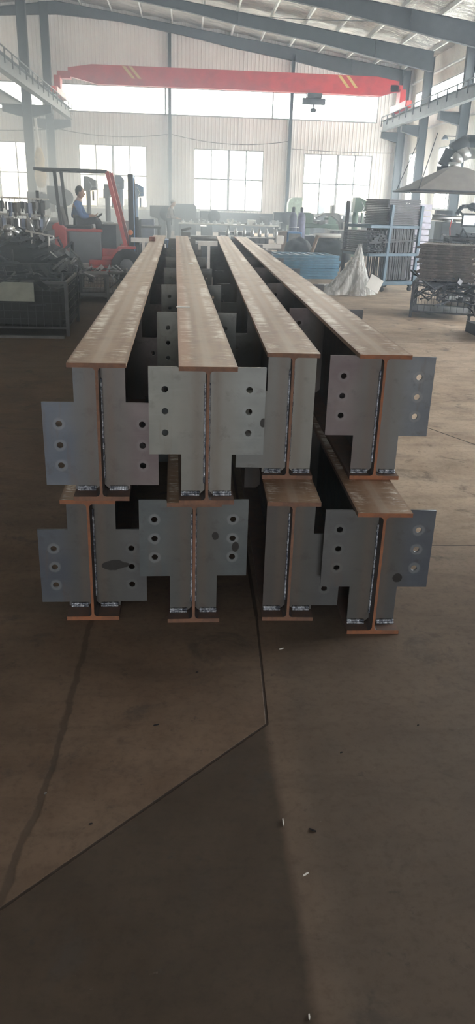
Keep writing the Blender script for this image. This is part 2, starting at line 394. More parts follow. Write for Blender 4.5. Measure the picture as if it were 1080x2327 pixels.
# ================================================================== STRUCTURE
UR, UL, VB, VF = 12.0, -25.0, 45.0, -16.0
RIDGE = -6.5
def ztop(u): return 8.2 + .13 * (11.5 - u) if u > RIDGE else 8.2 + .13 * (11.5 - (2 * RIDGE - u))
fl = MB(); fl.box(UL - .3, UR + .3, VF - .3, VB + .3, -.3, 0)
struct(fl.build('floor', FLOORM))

def cut_wall(name, axis, pos, thick, lo, hi, zhi, holes, m, zlo=0):
    """wall of cells; holes = (a0, a1, z0, z1)"""
    xs = sorted({lo, hi, *[h[0] for h in holes], *[h[1] for h in holes]}); zs = sorted({zlo, zhi, *[h[2] for h in holes], *[h[3] for h in holes]})
    b = MB()
    for i in range(len(xs) - 1):
        j = 0
        while j < len(zs) - 1:
            cx = (xs[i] + xs[i + 1]) / 2
            def solid(jj):
                cz = (zs[jj] + zs[jj + 1]) / 2
                return not any(h[0] < cx < h[1] and h[2] < cz < h[3] for h in holes)
            if not solid(j): j += 1; continue
            k = j
            while k + 1 < len(zs) - 1 and solid(k + 1): k += 1
            if axis == 0: b.box(pos, pos + thick, xs[i], xs[i + 1], zs[j], zs[k + 1])
            else: b.box(xs[i], xs[i + 1], pos, pos + thick, zs[j], zs[k + 1])
            j = k + 1
    return b
gw = [(-23.7, -20.1, 1.1, 4.2), (-18.0, -14.3, 1.1, 4.2), (-11.9, -8.0, 1.1, 4.2), (-5.7, -2.1, 1.12, 4.2), (.43, 4.2, 1.1, 4.17), (6.41, 10.15, 1.05, 4.12)]
gc = [(-24, -7.4, 5.7, 7.0), (-6.75, 10.25, 5.7, 7.0)]
zt_r = ztop(UR) + .24
wb = cut_wall('wall_back', 1, VB, .12, UL, UR, zt_r, gw + gc, SHEETB)
wb.prism([(UL, zt_r), (UR, zt_r), (UR, zt_r + .2), (RIDGE, ztop(RIDGE) + .45), (UL, zt_r + .2)], 1, VB, VB + .12)
struct(wb.build('wall_back', SHEETB))
cols_v = [44.75, 40.5, 34.6, 28.6, 22.6, 16.6, 10.6, 4.6, -1.4, -7.4, -13.4]
rw = [(41.6, 44.35, 1.55, 4.25), (35.5, 39.2, 1.5, 4.25)] + [(v + .9, v + 4.9, 1.5, 4.25) for v in (28.6, 22.6, 16.6, 10.6)]
added_opening = (4.2, 10.4, 0, 4.8)  # unseen opening added in the right wall to brighten the floor
rc = [(11, 44.3, 6.05, 7.1)]
struct(cut_wall('wall_right', 0, UR, .12, VF, VB, zt_r, rw + rc + [added_opening], SHEETR).build('wall_right', SHEETR))
lw = [(v + .9, v + 4.9, 1.1, 4.25) for v in (38.6, 28.6)]
lc = (26, 44.3, 6.05, 7.1)
struct(cut_wall('wall_left', 0, UL - .12, .12, VF, VB, zt_r, lw + [lc], SHEETR).build('wall_left', SHEETR))
fw = [(-2.8, 1.0, .0, 3.6)]
wf = cut_wall('wall_front', 1, VF - .12, .12, UL, UR, zt_r, fw, SHEETB)
wf.prism([(UL, zt_r), (UR, zt_r), (RIDGE, ztop(RIDGE) + .18)], 1, VF - .12, VF)
struct(wf.build('wall_front', SHEETB))
dd = MB(); dd.box(UL, UR, VB - .03, VB, 0, 1.03); struct(dd.build('baseboard_back', GREYP))
dd = MB(); dd.box(UR - .03, UR, VF, VB - .03, 0, 1.0); struct(dd.build('baseboard_right', GREYP))

# windows: frame + glass
wn = [0]
def window(axis, pos, a0, a1, z0, z1, nm, transom=None, half=False, rib=None):
    wn[0] += 1
    f = MB(); t = .03; y0, y1 = pos + .02, pos + .09
    def bx(p0, p1, q0, q1, e=0):
        if axis == 1: f.box(p0, p1, y0 - e, y1, q0, q1)
        else: f.box(y0 - e, y1, p0, p1, q0, q1)
    bx(a0, a1, z0, z0 + .07); bx(a0, a1, z1 - .05, z1); bx(a0, a0 + .05, z0, z1); bx(a1 - .05, a1, z0, z1)
    for i in range(1, nm):
        x = a0 + (a1 - a0) * i / nm
        big = (nm % 2 == 0 and i == nm // 2); hw = .07 if big else .035
        bx(x - hw, x + hw, z0, z1)
    if transom: bx(a0, a1, transom - .04, transom + .04)
    o = f.build('window_%d' % wn[0], WFR if rib is None else DG2); struct(o)
    g = MB()
    if axis == 1: g.box(a0 + .01, a1 - .01, pos + .05, pos + .056, z0 + .01, z1 - .01)
    else: g.box(pos + .05, pos + .056, a0 + .01, a1 - .01, z0 + .01, z1 - .01)
    g.build('window_glass', GLASS, o)
for i, (a, b, c, d) in enumerate(gw): window(1, VB, a, b, c, d, 4, c + (d - c) * .52)
for (a, b, c, d) in gc: window(1, VB, a, b, c, d, 3)
for (a, b, c, d) in rw: window(0, UR, a, b, c, d, 4, c + .8)
for (a, b, c, d) in rc: window(0, UR, a, b, c, d, 18)
for (a, b, c, d) in lw: window(0, UL - .12, a, b, c, d, 4, c + 1.5)
window(0, UL - .12, *lc, 12)
# portals that guide daylight sampling at the openings
portal('daylight_back_low', (-6.8, VB + .1, 2.65), (0, -1, 0), 34, 3.2); portal('daylight_back_high', (-6.8, VB + .1, 6.35), (0, -1, 0), 34.2, 1.3)
portal('daylight_right_low', (UR + .1, 27.9, 2.88), (-1, 0, 0), 2.8, 33.2); portal('daylight_right_high', (UR + .1, 27.65, 6.58), (-1, 0, 0), 1.1, 33.5)
portal('daylight_added_opening', (UR + .1, 7.3, 2.4), (-1, 0, 0), 4.8, 6.2)
portal('daylight_left_low', (UL - .1, 36.5, 2.7), (1, 0, 0), 3.2, 14.2); portal('daylight_left_high', (UL - .1, 35.15, 6.58), (1, 0, 0), 1.1, 18.5)
portal('daylight_door', (-.9, VF - .1, 1.8), (0, 1, 0), 3.8, 3.6)

# ceiling of sagging silver foil, one grid per slope
def roof(name, u0, u1):
    nu, nv = 60, 300; vs = []; fs = []
    for j in range(nv + 1):
        for i in range(nu + 1):
            u = u0 + (u1 - u0) * i / nu; v = VF - .1 + (VB + .2 - VF) * j / nv
            ph = ((u - UR) / 1.5) % 1.0
            sag = .07 * math.sin(PI * ph)
            n_ = noise.noise(Vector((u * 1.3, v * 2.4, 1.3))) * .05 + noise.noise(Vector((u * 3.1, v * 6, 5.3))) * .022
            vs.append((u, v, ztop(u) + .21 - sag * .6 + n_))
    for j in range(nv):
        for i in range(nu): a = j * (nu + 1) + i; fs.append((a, a + 1, a + nu + 2, a + nu + 1))
    b = MB(); b.add(vs, fs, 0, True); o = b.build(name, FOIL)
    s = o.modifiers.new('thick', 'SOLIDIFY'); s.thickness = .06; s.offset = 1
    struct(o)
roof('ceiling', RIDGE, UR + .1); roof('ceiling', UL - .1, RIDGE)

# ================================================================== BUILDING FRAME (things)
FR_V = [44.8, 39.5, 33.6, 27.7, 21.7, 15.7]
def rafter(v, label):
    us = [11.35, 8.6, 5.5, 2.3, 0, -3.4, RIDGE]; zb = [7.4, 7.87, 8.42, 8.88, 9.3, 9.8, 9.98]
    pr = empty('roof_rafter', (RIDGE, v, 0), label, 'roof beam')
    pts_t = [(u - RIDGE, ztop(u)) for u in us]; pts_b = [(u - RIDGE, z) for u, z in zip(us, zb)]
    pts_t += [(-x, z) for x, z in reversed(pts_t[:-1])]; pts_b += [(-x, z) for x, z in reversed(pts_b[:-1])]
    web = MB(); n = len(pts_t)
    for i in range(n - 1):
        q = [pts_b[i], pts_b[i + 1], pts_t[i + 1], pts_t[i]]; web.prism(q, 1, -.006, .006)
    for i in (1, 3, 5, 7, 9, 11):
        x = pts_t[i][0]; web.box(x - .006, x + .006, -.1, .1, pts_b[i][1], pts_t[i][1])
    web.build('web', DG, pr)
    for nm, ps, e in (('top_flange', pts_t, -.012), ('bottom_flange', pts_b, .012)):
        f = MB()
        for i in range(n - 1):
            a, b = ps[i], ps[i + 1]; f.prism([a, b, (b[0], b[1] + e), (a[0], a[1] + e)], 1, -.11, .11)
        f.build(nm, DG, pr)
    return pr
names_r = ['dark grey tapered roof beam against the gable wall above the crane', 'dark grey tapered roof beam one bay before the gable, ending above the red crane end',
           'dark grey tapered roof beam crossing the top right corner of the photo', 'grey tapered roof beam nearest above, only its end at the top right edge']
for v, l in zip(FR_V[:4], names_r): rafter(v, l)

def column(u, v, label, bracket=0, h=None, w=.4):
    h = ztop(u) - .02 if h is None else h
    r = empty('steel_column', (u, v, 0), label, 'column')
    b = MB(); b.box(-w / 2, -w / 2 + .016, -.12, .12, 0.02, h); b.box(w / 2 - .016, w / 2, -.12, .12, 0.02, h); b.box(-w / 2 + .016, w / 2 - .016, -.006, .006, 0.02, h)
    b.build('column_shaft', DG, r)
    p = MB(); p.box(-w / 2 - .08, w / 2 + .08, -.2, .2, 0, .025); p.build('base_plate', DG, r)
    if bracket:
        for sg in ((-1, 1) if bracket == 2 else (bracket,)):
            k = MB(); L = .85; x0 = w / 2
            k.prism([(sg * x0, 4.78), (sg * (x0 + L), 4.98), (sg * (x0 + L), 5.27), (sg * x0, 5.27)], 1, -.006, .006)
            k.box(min(sg * x0, sg * (x0 + L)), max(sg * x0, sg * (x0 + L)), -.15, .15, 5.25, 5.27)
            k.box(sg * (x0 + L) - .015, sg * (x0 + L) + .015, -.15, .15, 4.97, 5.27)
            k.prism([(sg * x0, 4.77), (sg * (x0 + L), 4.97), (sg * (x0 + L), 4.985), (sg * x0, 4.785)], 1, -.15, .15)
            k.build('crane_bracket', DG, r)
    return r
rl = ['dark grey column in the far right corner under the end of the crane rail', 'dark grey column on the right wall with the crane bracket, behind the exhaust hood duct', 'dark grey column nearest on the right wall, cut by the photo edge']
for v, l in zip((44.55, 40.5, 34.6), rl): column(11.5, v, l, -1)
column(-7.05, 44.55, 'grey column at the gable wall between the left windows, holding the crane rail end', 2)
column(-7.0, 38.2, 'grey column with wide double bracket, left of the gable column, in front of the wall', 2)
column(-.85, 44.8, 'grey gable column behind the standing worker, left of the middle window', 0, 9.4, .16)
column(5.55, 44.8, 'grey gable column between the middle and right windows', 0, 8.7, .16)
# purlins
pm = MB(); pm.box(-.035, .035, VF - .0, VB, 0, .01); pm.box(-.035, -.028, VF, VB, .01, .19); pm.box(-.035, .035, VF, VB, .19, .2)
pur = pm.build('roof_purlin', PURL); tag(pur, 'long white purlin running under the silver foil roof', 'purlin', 'roof purlins')
k = 0
for i in range(12):
    u = 11.3 - 1.5 * i
    o = pur if i == 0 else dup(pur)
    o.location = (u, 0, ztop(u) + .0); o['label'] = 'white roof purlin under the silver foil, %s counted from the right wall' % ORD[i]
# girts on right wall and gable
for z, l in ((7.55, 'white girt along the right wall just above the high window strip'), (5.2, 'white girt along the right wall below the high window strip')):
    g = MB(); g.box(UR - .16, UR, VF, VB - .15, z, z + .07); tag(g.build('wall_girt', PURL), l, 'wall rail')
# runway beams
def runway(u, label, inner):
    r = empty('crane_runway', (u, 0, 0), label, 'crane rail')
    z0, z1 = 5.27, 5.75
    b = MB(); b.box(-.13, .13, VF + .5, 44.3, z0, z0 + .016); b.box(-.15, .15, VF + .5, 44.3, z1 - .016, z1); b.box(-.005, .005, VF + .5, 44.3, z0 + .016, z1 - .016)
    b.build('runway_beam', DG2, r)
    t = MB(); t.box(-.035, .035, VF + .5, 44.2, z1, z1 + .04); t.build('rail', GALV, r)
    c = MB()
    for i in range(24):
        v = 44 - 1.2 * i; c.box(inner * .17 - .02, inner * .17 + .02, v - .03, v + .03, z0 + .2, z1 + .16)
    c.tube((inner * .17, 15, z1 + .16), (inner * .17, 44, z1 + .16), .025)
    c.build('conductor_line', DG, r)
    return r
runway(10.42, 'grey crane runway beam with rail along the right wall', -1)
runway(-5.98, 'grey crane runway beam with rail on the left columns', 1)
runway(-8.1, 'grey crane runway beam of the neighbouring bay, left of the double brackets', -1)

# overhead crane
cv = 41.0
cr_ = empty('overhead_crane', (2.2, cv, 5.79), 'red overhead bridge crane spanning the hall in front of the gable windows', 'crane')
g = MB()
prof = [(-7.7, 1.0), (-6.4, .72), (7.2, .72), (8.0, .95), (8.0, 1.35), (6.9, 1.52), (-6.6, 1.52), (-7.7, 1.35)]
g.prism(prof, 1, -.2, .2); g.build('girder', RED, cr_)
for sx in (-1, 1):
    e = MB(); x = 8.2 * sx
    e.box(x - .14, x + .14, -1.5, 1.5, .12, .42); e.box(x - .14, x + .14, -.35, .35, .42, 1.0)
    e.box(min(x, sx * 7.6), max(x, sx * 7.6), -.2, .2, .9, 1.2)
    et = e.build('end_truck', RED, cr_)
    for sy in (-1.2, 1.2):
        wv = MB(); wv.lathe((x - .05, sy, .14), [(.12, 0), (.14, .01), (.14, .09), (.12, .1)], 16, axis=0)
        wv.build('wheel', DG, et)
    bf = MB(); bf.box(x - .1, x + .1, -1.62, -1.5, .15, .4); bf.build('end_cap', simple('bright_red', (.75, .05, .04), .4), et)
for x0 in (-5.2, -4.9, 5.0, 5.4):
    s_ = MB(); s_.prism([(x0, 1.5), (x0 + .16, 1.5), (x0 + .62, 1.0), (x0 + .46, 1.0)], 1, -.206, -.2); s_.build('warning_stripe', YEL, cr_)
ho = MB(); ho.box(3.6, 4.3, -.3, .3, .52, .7); ho.tube((3.4, 0, .38), (4.5, 0, .38), .15, n=14); ho.build('hoist', DGREY, cr_)
hk = MB(); hk.tube((3.95, 0, .3), (3.95, 0, .05), .03); hk.ell((3.95, 0, .0), .16, .16, .1); hk.build('hook_block', DGREY, cr_)

# hanging cables along gable wall and small wall lamp
def catenary(name, a, b, sag, r, m, label):
    cu = MB(); pts = []
    for i in range(13):
        t = i / 12; p = Vector(a).lerp(Vector(b), t); p.z -= sag * 4 * t * (1 - t); pts.append(p)
    cu.path(pts, r, 6); return tag(cu.build(name, m), label, 'cable')
catenary('electric_cable', (-12, 44.6, 4.75), (-7.1, 44.3, 4.78), .1, .02, DG, 'dark sagging cable on the gable wall left of the left column')
catenary('electric_cable', (-6.8, 44.3, 4.85), (-.95, 44.6, 4.78), .25, .02, DG, 'dark sagging cable between left column and middle gable column')
catenary('electric_cable', (-.75, 44.6, 4.78), (5.45, 44.6, 4.65), .3, .02, DG, 'dark sagging cable above the middle gable window')
catenary('electric_cable', (5.65, 44.6, 4.3), (11.2, 44.3, 4.25), .05, .015, DG, 'thin straight cable above the right gable window')
catenary('bracing_cable', (3.0, 39.4, 9.25), (9.5, 33.7, 8.3), .1, .015, DG, 'thin bracing cable crossing under the foil roof')
lp = MB(); lp.tube((12, 36.8, 4.55), (11.55, 36.8, 4.55), .02); lp.lathe((11.5, 36.8, 4.42), [(.04, .18), (.16, .0), (.15, -.01)], 14)
tag(lp.build('wall_lamp', DGREY), 'small dark cone lamp on a bracket on the right wall between columns', 'lamp')
dp = MB(); dp.tube((-6.62, 37.85, 4.72), (-6.5, 37.62, 3.5), .06, n=12)
tag(dp.build('downpipe', WHT), 'white pipe running down beside the double bracket column', 'pipe')
wr = MB(); wr.lathe((-6.5, 37.6, 1.9), [(.1, 0), (.2, .1), (.28, .5), (.2, .9), (.24, 1.2), (.15, 1.5), (.1, 1.65)], 14)
tag(wr.build('wrapped_bundle', INSUL), 'yellowish wrapped bundle hanging on the left column below the white pipe', 'wrapping')

# ================================================================== STEEL BEAMS
FW, FH, FT, WT, RF = .2, .5, .016, .010, .014
HOL_T = (.408, .330, .252); HOL_B = (.265, .186, .109)
def curve_plate(name, outline, holes, thick, y, m, parent):
    cu = bpy.data.curves.new('tmp', 'CURVE'); cu.dimensions = '2D'; cu.fill_mode = 'BOTH'; cu.extrude = thick / 2
    def sp(pts):
        s = cu.splines.new('POLY'); s.points.add(len(pts) - 1); s.use_cyclic_u = True
        for q, p in zip(s.points, pts): q.co = (p[0], p[1], 0, 1)
    sp(outline)
    for (hx, hz, r) in holes: sp([(hx + r * math.cos(-2 * PI * i / 20), hz + r * math.sin(-2 * PI * i / 20)) for i in range(20)])
    t = bpy.data.objects.new('tmp', cu); C.objects.link(t)
    bpy.context.view_layer.update()
    me = bpy.data.meshes.new_from_object(t.evaluated_get(bpy.context.evaluated_depsgraph_get()))
    bpy.data.objects.remove(t)
    for v in me.vertices: v.co = Vector((v.co.x, y - v.co.z, v.co.y))
    bm = bmesh.new(); bm.from_mesh(me); bmesh.ops.remove_doubles(bm, verts=bm.verts, dist=1e-5); bmesh.ops.recalc_face_normals(bm, faces=bm.faces); bm.to_mesh(me); bm.free()
    me.materials.clear(); me.materials.append(m); me.name = name
    o = bpy.data.objects.new(name, me); C.objects.link(o); o.parent = parent
    return o
def outline(side, kind):
    s = side; wi = WT / 2 + .001; nz = FT + .001; zt = FH - FT - .001
    if kind == 'T': p = [(wi, nz + .02), (wi + .02, nz), (.091, nz), (.091, .172), (.205, .172), (.205, .487), (.104, .487), (.104, zt), (wi, zt)]
    elif kind == 'B': p = [(wi, nz + .02), (wi + .02, nz), (.1, nz), (.1, .034), (.205, .034), (.205, .345), (.091, .345), (.091, zt), (wi, zt)]
    else: p = [(wi, nz + .02), (wi + .02, nz), (.094, nz), (.094, zt), (wi, zt)]
    return [(s * a, b) for a, b in p]
def weld_v(parent, side, y, z0, z1, seed):
    rnd = random.Random(seed); b = MB(); z = z0
    while z < z1:
        rr = .0035 + rnd.random() * .0022
        b.ell((side * (WT / 2 + .0025), y - .007, z), rr, rr, .0045, 8, 5); z += .0055
    return b.build('weld_bead', WELD, parent)
def weld_h(parent, side, y, seed):
    rnd = random.Random(seed)
    b = MB()
    for dz in (0, .008):
        x = .028
        while x < .092:
            rr = .0042 + rnd.random() * .0018
            b.ell((side * x, y - .009 + dz * .5, FT + .004 + dz), .005, rr, rr, 8, 5); x += .006
    return b.build('weld_bead', WELD, parent)
def steel_beam(u, v, ang, z, length, L, Rk, set0, cols, label, tintm, rust, nst=8, holes=True, stains=((), ()), group='stacked steel beams', seed=1):
    r = empty('steel_beam', (u, v, z), label, 'steel beam', group, -R(ang))
    t = MB(); t.box(-FW / 2, FW / 2, .0008, length, FH - FT, FH, 0); t.box(-FW / 2, FW / 2, 0, .0008, FH - FT, FH, 1)
    t.build('top_flange', [MF[tintm], rust], r)
    t = MB(); t.box(-FW / 2, FW / 2, .0008, length, 0, FT, 0); t.box(-FW / 2, FW / 2, 0, .0008, 0, FT, 1); t.build('bottom_flange', [FLB, rust], r)
    pf = []
    for i in range(6): a = PI / 2 * i / 5; pf.append((WT / 2 + RF - RF * math.sin(a) if False else WT / 2 + RF * (1 - math.sin(a)), FT + RF * (1 - math.cos(a))))
    right = pf + [(x, FH - zz) for x, zz in reversed(pf)]
    # right: from flange root up
    rt = sorted({(round(x, 5), round(zz, 5)) for x, zz in right}, key=lambda p: p[1])
    poly = rt + [(-x, zz) for x, zz in reversed(rt)]
    wbm = MB(); n = len(poly)
    wbm.prism(poly, 1, .0008, length, 0); wbm.prism(poly, 1, 0, .0008, 1)
    wbm.build('web', [WEBDARK, rust], r)
    for k in range(nst):
        y = set0 + 1.39 * k
        if y > length - .02: break
        for s_, kind, cc, stn in ((-1, L, cols[0], stains[0]), (1, Rk, cols[1], stains[1])):
            hz = HOL_T if kind == 'T' else HOL_B
            hs = [(s_ * .148, q, .0118) for q in hz] if kind != 'N' else []
            key = (kind, s_, cc, k == 0, label if (k == 0) else '')
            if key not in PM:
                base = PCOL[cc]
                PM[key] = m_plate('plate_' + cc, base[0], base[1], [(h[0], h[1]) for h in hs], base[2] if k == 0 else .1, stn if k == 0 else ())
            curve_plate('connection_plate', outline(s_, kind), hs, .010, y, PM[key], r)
            if k == 0:
                weld_h(r, s_, y - .005, seed + k)
                weld_v(r, s_, y - .003, FT + .05, FH - .07, seed * 3 + s_)
    return r
PM = {}
PCOL = {'shade_blue': ((.085, .10, .125), (.12, .135, .155), .4), 'shade_steel': ((.10, .118, .125), (.145, .162, .165), .4), 'shade_dgrey': ((.10, .105, .108), (.135, .14, .14), .1), 'shade_purple': ((.10, .08, .078), (.13, .11, .108), .1),  # lower row copies are darker, with shade put into the plate colour
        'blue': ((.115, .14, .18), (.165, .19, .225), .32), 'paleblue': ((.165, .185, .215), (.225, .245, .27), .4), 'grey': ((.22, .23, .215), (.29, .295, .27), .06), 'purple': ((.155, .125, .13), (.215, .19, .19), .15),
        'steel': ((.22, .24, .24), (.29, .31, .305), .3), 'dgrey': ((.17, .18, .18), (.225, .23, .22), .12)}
def fr(x, y):
    c, s = math.cos(R(-4.3)), math.sin(R(-4.3)); return (x * c - y * s, x * s + y * c)
BL = 10.5
T = [(-.4940, 2.5514, -.66, 'B', 'B', .080, ('blue', 'purple'), 'leftmost upper steel I-beam, end plate wings low on both sides', 0, RUSTCUT2, ((), ())),
     (-.1131, 2.5472, -.78, 'T', 'T', .062, ('grey', 'steel'), 'second upper steel I-beam from the left, wide plate wings high, orange band on top', 1, RUSTCUT2, ((), ((.2, .29, .012, .018),))),
     (.1935, 2.8472, 1.09, 'B', 'N', .045, ('dgrey', 'grey'), 'third upper steel I-beam from the left, narrow plate on its right side', 0, RUSTCUT2, ((), ())),
     (.5443, 2.8756, .80, 'T', 'T', .045, ('purple', 'paleblue'), 'rightmost upper steel I-beam, with purplish left plate and holes showing the floor', 0, RUSTCUT, ((), ()))]
Bm = [(-.5465, 2.5548, -.66, 'B', 'B', .092, ('shade_blue', 'shade_dgrey'), 'leftmost bottom steel I-beam, dark oil splash on its right plate', 0, RUSTCUT, ((), ((.075, .195, .045, .022), (.12, .195, .02, .01)))),
      (-.1578, 2.5610, -.78, 'T', 'T', .066, ('shade_steel', 'shade_steel'), 'second bottom steel I-beam from the left, two dark spots on its right plate', 0, RUSTCUT2, ((), ((.082, .34, .014, .017), (.16, .295, .015, .02)))),
      (.2090, 2.5961, 1.09, 'N', 'B', .070, ('shade_purple', 'shade_dgrey'), 'third bottom steel I-beam from the left, narrow brown left plate', 0, RUSTCUT2, ((), ())),
      (.5319, 2.5164, .80, 'T', 'T', .066, ('shade_dgrey', 'shade_blue'), 'rightmost bottom steel I-beam standing on the floor furthest forward', 0, RUSTCUT, ((), ((.09, .21, .02, .018),)))]
for i, t in enumerate(T):
    u, v = fr(t[0], t[1]); steel_beam(u, v, t[2], FH, BL, t[3], t[4], t[5], t[6], t[7], t[8], t[9], 8, stains=t[10], group='upper row of stacked steel beams', seed=11 + i)
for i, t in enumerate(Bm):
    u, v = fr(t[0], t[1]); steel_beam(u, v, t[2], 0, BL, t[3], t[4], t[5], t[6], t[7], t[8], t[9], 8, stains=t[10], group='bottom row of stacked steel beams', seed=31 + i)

# OBJS
CHIPS = [(0.356, 2.370, 0.030, 0.3, PALE, 'small pale chip on the floor right of the joint, below the beams'),
         (0.297, 1.361, 0.030, 0.5, PALE, 'thin pale metal chip low on the right floor'),
         (0.336, 1.501, 0.035, -0.6, BLACK, 'black sliver on the floor right of the light strip'),
         (0.262, 1.530, 0.045, 1.5, PALE, 'long pale curl on the light strip of the floor'),
         (0.738, 1.920, 0.012, 0.2, BLACK, 'tiny dark chip on the right floor'),
         (0.469, 1.799, 0.014, 0.2, BLACK, 'dark speck on the floor near the footprint stains'),
         (-0.087, 1.943, 0.030, 0.2, BLACK, 'dark curl in the left slab above the diagonal joint'),
         (0.044, 2.227, 0.016, 0.1, BLACK, 'dark speck under the second beam on the left slab'),
         (-0.243, 1.542, 0.016, 0.1, BLACK, 'dark speck on the left slab near the diagonal joint'),
         (-0.379, 1.656, 0.014, 0.4, GALV, 'small round metal bit in the wide crack at the left'),
         (0.253, 1.013, 0.020, 1.4, PALE, 'pale chip at the bottom edge of the photo'),
         ]
# ================================================================== PEOPLE
def skin_mesh(name, m, chains, parent=None, sub=2, smooth=True):
    """chains: list of lists of ((x,y,z), r) ; chains share a joint when the point is identical; first point of the first chain is the root"""
    idx = {}; vs = []; rs = []; es = []
    for ch in chains:
        prev = None
        for p, r in ch:
            k = tuple(round(c, 4) for c in p)
            if k not in idx: idx[k] = len(vs); vs.append(k); rs.append(r)
            i = idx[k]
            if prev is not None and prev != i: es.append((prev, i))
            prev = i
    me = bpy.data.meshes.new(name); me.from_pydata(vs, es, []); me.materials.append(m)
    o = bpy.data.objects.new(name, me); C.objects.link(o)
    md = o.modifiers.new('skin', 'SKIN'); md.use_smooth_shade = True
    lay = me.skin_vertices[0].data if me.skin_vertices else None
    if lay is None:
        bm = bmesh.new(); bm.from_mesh(me); bm.verts.layers.skin.verify(); bm.to_mesh(me); bm.free(); lay = me.skin_vertices[0].data
    for i, r in enumerate(rs):
        r = r if isinstance(r, tuple) else (r, r); lay[i].radius = r; lay[i].use_root = (i == 0)
    s = o.modifiers.new('sub', 'SUBSURF'); s.levels = sub; s.render_levels = sub
    bpy.context.view_layer.update()
    m2 = bpy.data.meshes.new_from_object(o.evaluated_get(bpy.context.evaluated_depsgraph_get()))
    o.modifiers.clear(); o.data = m2; bpy.data.meshes.remove(me); m2.name = name
    m2.polygons.foreach_set('use_smooth', [True] * len(m2.polygons))
    if parent: o.parent = parent
    return o
def V3(*a): return Vector(a)
def hand(wrist, d, side, curl):
    """chains for palm, four fingers and thumb. d: pointing direction, side: thumb direction"""
    d = Vector(d).normalized(); side = Vector(side).normalized(); n = d.cross(side).normalized()
    w = Vector(wrist); palm = w + d * .05; ch = [[(tuple(w), .026), (tuple(palm), (.034, .02))]]
    for i, L in enumerate((.07, .078, .073, .058)):
        k = palm + side * (.03 - .02 * i) + d * .03
        m1 = k + (d * math.cos(curl) + n * math.sin(curl)) * L * .5; m2 = m1 + (d * math.cos(2 * curl) + n * math.sin(2 * curl)) * L * .5
        ch.append([(tuple(palm), (.034, .02)), (tuple(k), .0095), (tuple(m1), .0088), (tuple(m2), .0075)])
    t = w + d * .025; t1 = t + (side * .8 + d * .6).normalized() * .045; t2 = t1 + (side * .3 + d * .95).normalized() * .03
    ch.append([(tuple(w), .026), (tuple(t1), .0115), (tuple(t2), .009)])
    return ch
def person(loc, label, J, shirt, trousers, hat=None, rz=0, curl=.5):
    r = empty('person', loc, label, 'person', rz=rz)
    g = {k: Vector(v) for k, v in J.items()}
    ch = [[(g['pel'], .10), (g['waist'], .095), (g['chest'], (.13, .10)), (g['neck'], .052), (g['jaw'], .060)]]
    for s in 'LR':
        ch.append([(g['chest'], (.13, .10)), (g['sh' + s], .052), (g['el' + s], .038), (g['wr' + s], .027)])
        dd = g['wr' + s] - g['el' + s]; sd = Vector((0, 1 if s == 'R' else -1, .3))
        ch += hand(g['wr' + s], dd, sd, curl)
        ch.append([(g['pel'], .10), (g['hip' + s], .085), (g['kn' + s], .055), (g['an' + s], .036)])
    ch = [[(tuple(p), q) for p, q in c] for c in ch]
    skin_mesh('body', SKIN, ch, r)
    # head: egg with nose, ears, eyes
    hc = g['head']; f = Vector(J['face']).normalized(); h = MB()
    h.ell(hc, .078, .078, .115, 18, 14); h.ell(hc + f * .085 - Vector((0, 0, .015)), .014, .014, .022, 8, 6)
    sd = f.cross(Vector((0, 0, 1))).normalized()
    for k in (-1, 1): h.ell(hc + sd * k * .08 - Vector((0, 0, .01)), .012, .012, .026, 8, 6)
    h.ell(hc + f * .066 - Vector((0, 0, .06)), .022, .022, .008, 8, 5)
    hd = h.build('head', SKIN, r)
    for k in (-1, 1): e = MB(); e.ell(hc + f * .072 + sd * k * .028 + Vector((0, 0, .01)), .009, .009, .006, 8, 5); e.build('eye', BLACK, hd)
    pass
    ha = MB(); ha.ell(hc - f * .014 + Vector((0, 0, .022)), .084, .084, .105, 18, 12); ha.build('hair', HAIR, r)
    if hat:
        t = MB(); t.lathe(hc + Vector((0, 0, .045)) - f * .01, [(.094, 0), (.096, .03), (.08, .075), (.03, .095)], 18)
        t.box(hc.x + f.x * .12 - .05, hc.x + f.x * .12 + .05, hc.y + f.y * .12 - .05, hc.y + f.y * .12 + .05, hc.z + .045, hc.z + .055); t.build('cap', hat, r)
    sc = [[(g['pel'] + V3(0, 0, .02), .118), (g['waist'], .112), (g['chest'], (.148, .118)), (g['neck'] - V3(0, 0, .02), .066)]]
    for s in 'LR': sc.append([(g['chest'], (.148, .118)), (g['sh' + s], .066), (g['el' + s], .054), (g['el' + s].lerp(g['wr' + s], .8), .042)])
    skin_mesh('jacket', shirt, [[(tuple(p), q) for p, q in c] for c in sc], r)
    tc = []
    for s in 'LR': tc.append([(g['pel'], .116), (g['hip' + s], .098), (g['kn' + s], .072), (g['kn' + s].lerp(g['an' + s], .93), .056)])
    skin_mesh('trousers', trousers, [[(tuple(p), q) for p, q in c] for c in tc], r)
    for s in 'LR':
        a = g['an' + s]; b = MB(); b.ell((a.x + f.x * .06, a.y + f.y * .06, a.z - .04), .06 + .08 * abs(f.x), .06 + .08 * abs(f.y), .045, 14, 8); b.build('shoe', BLACK, r)
    return r

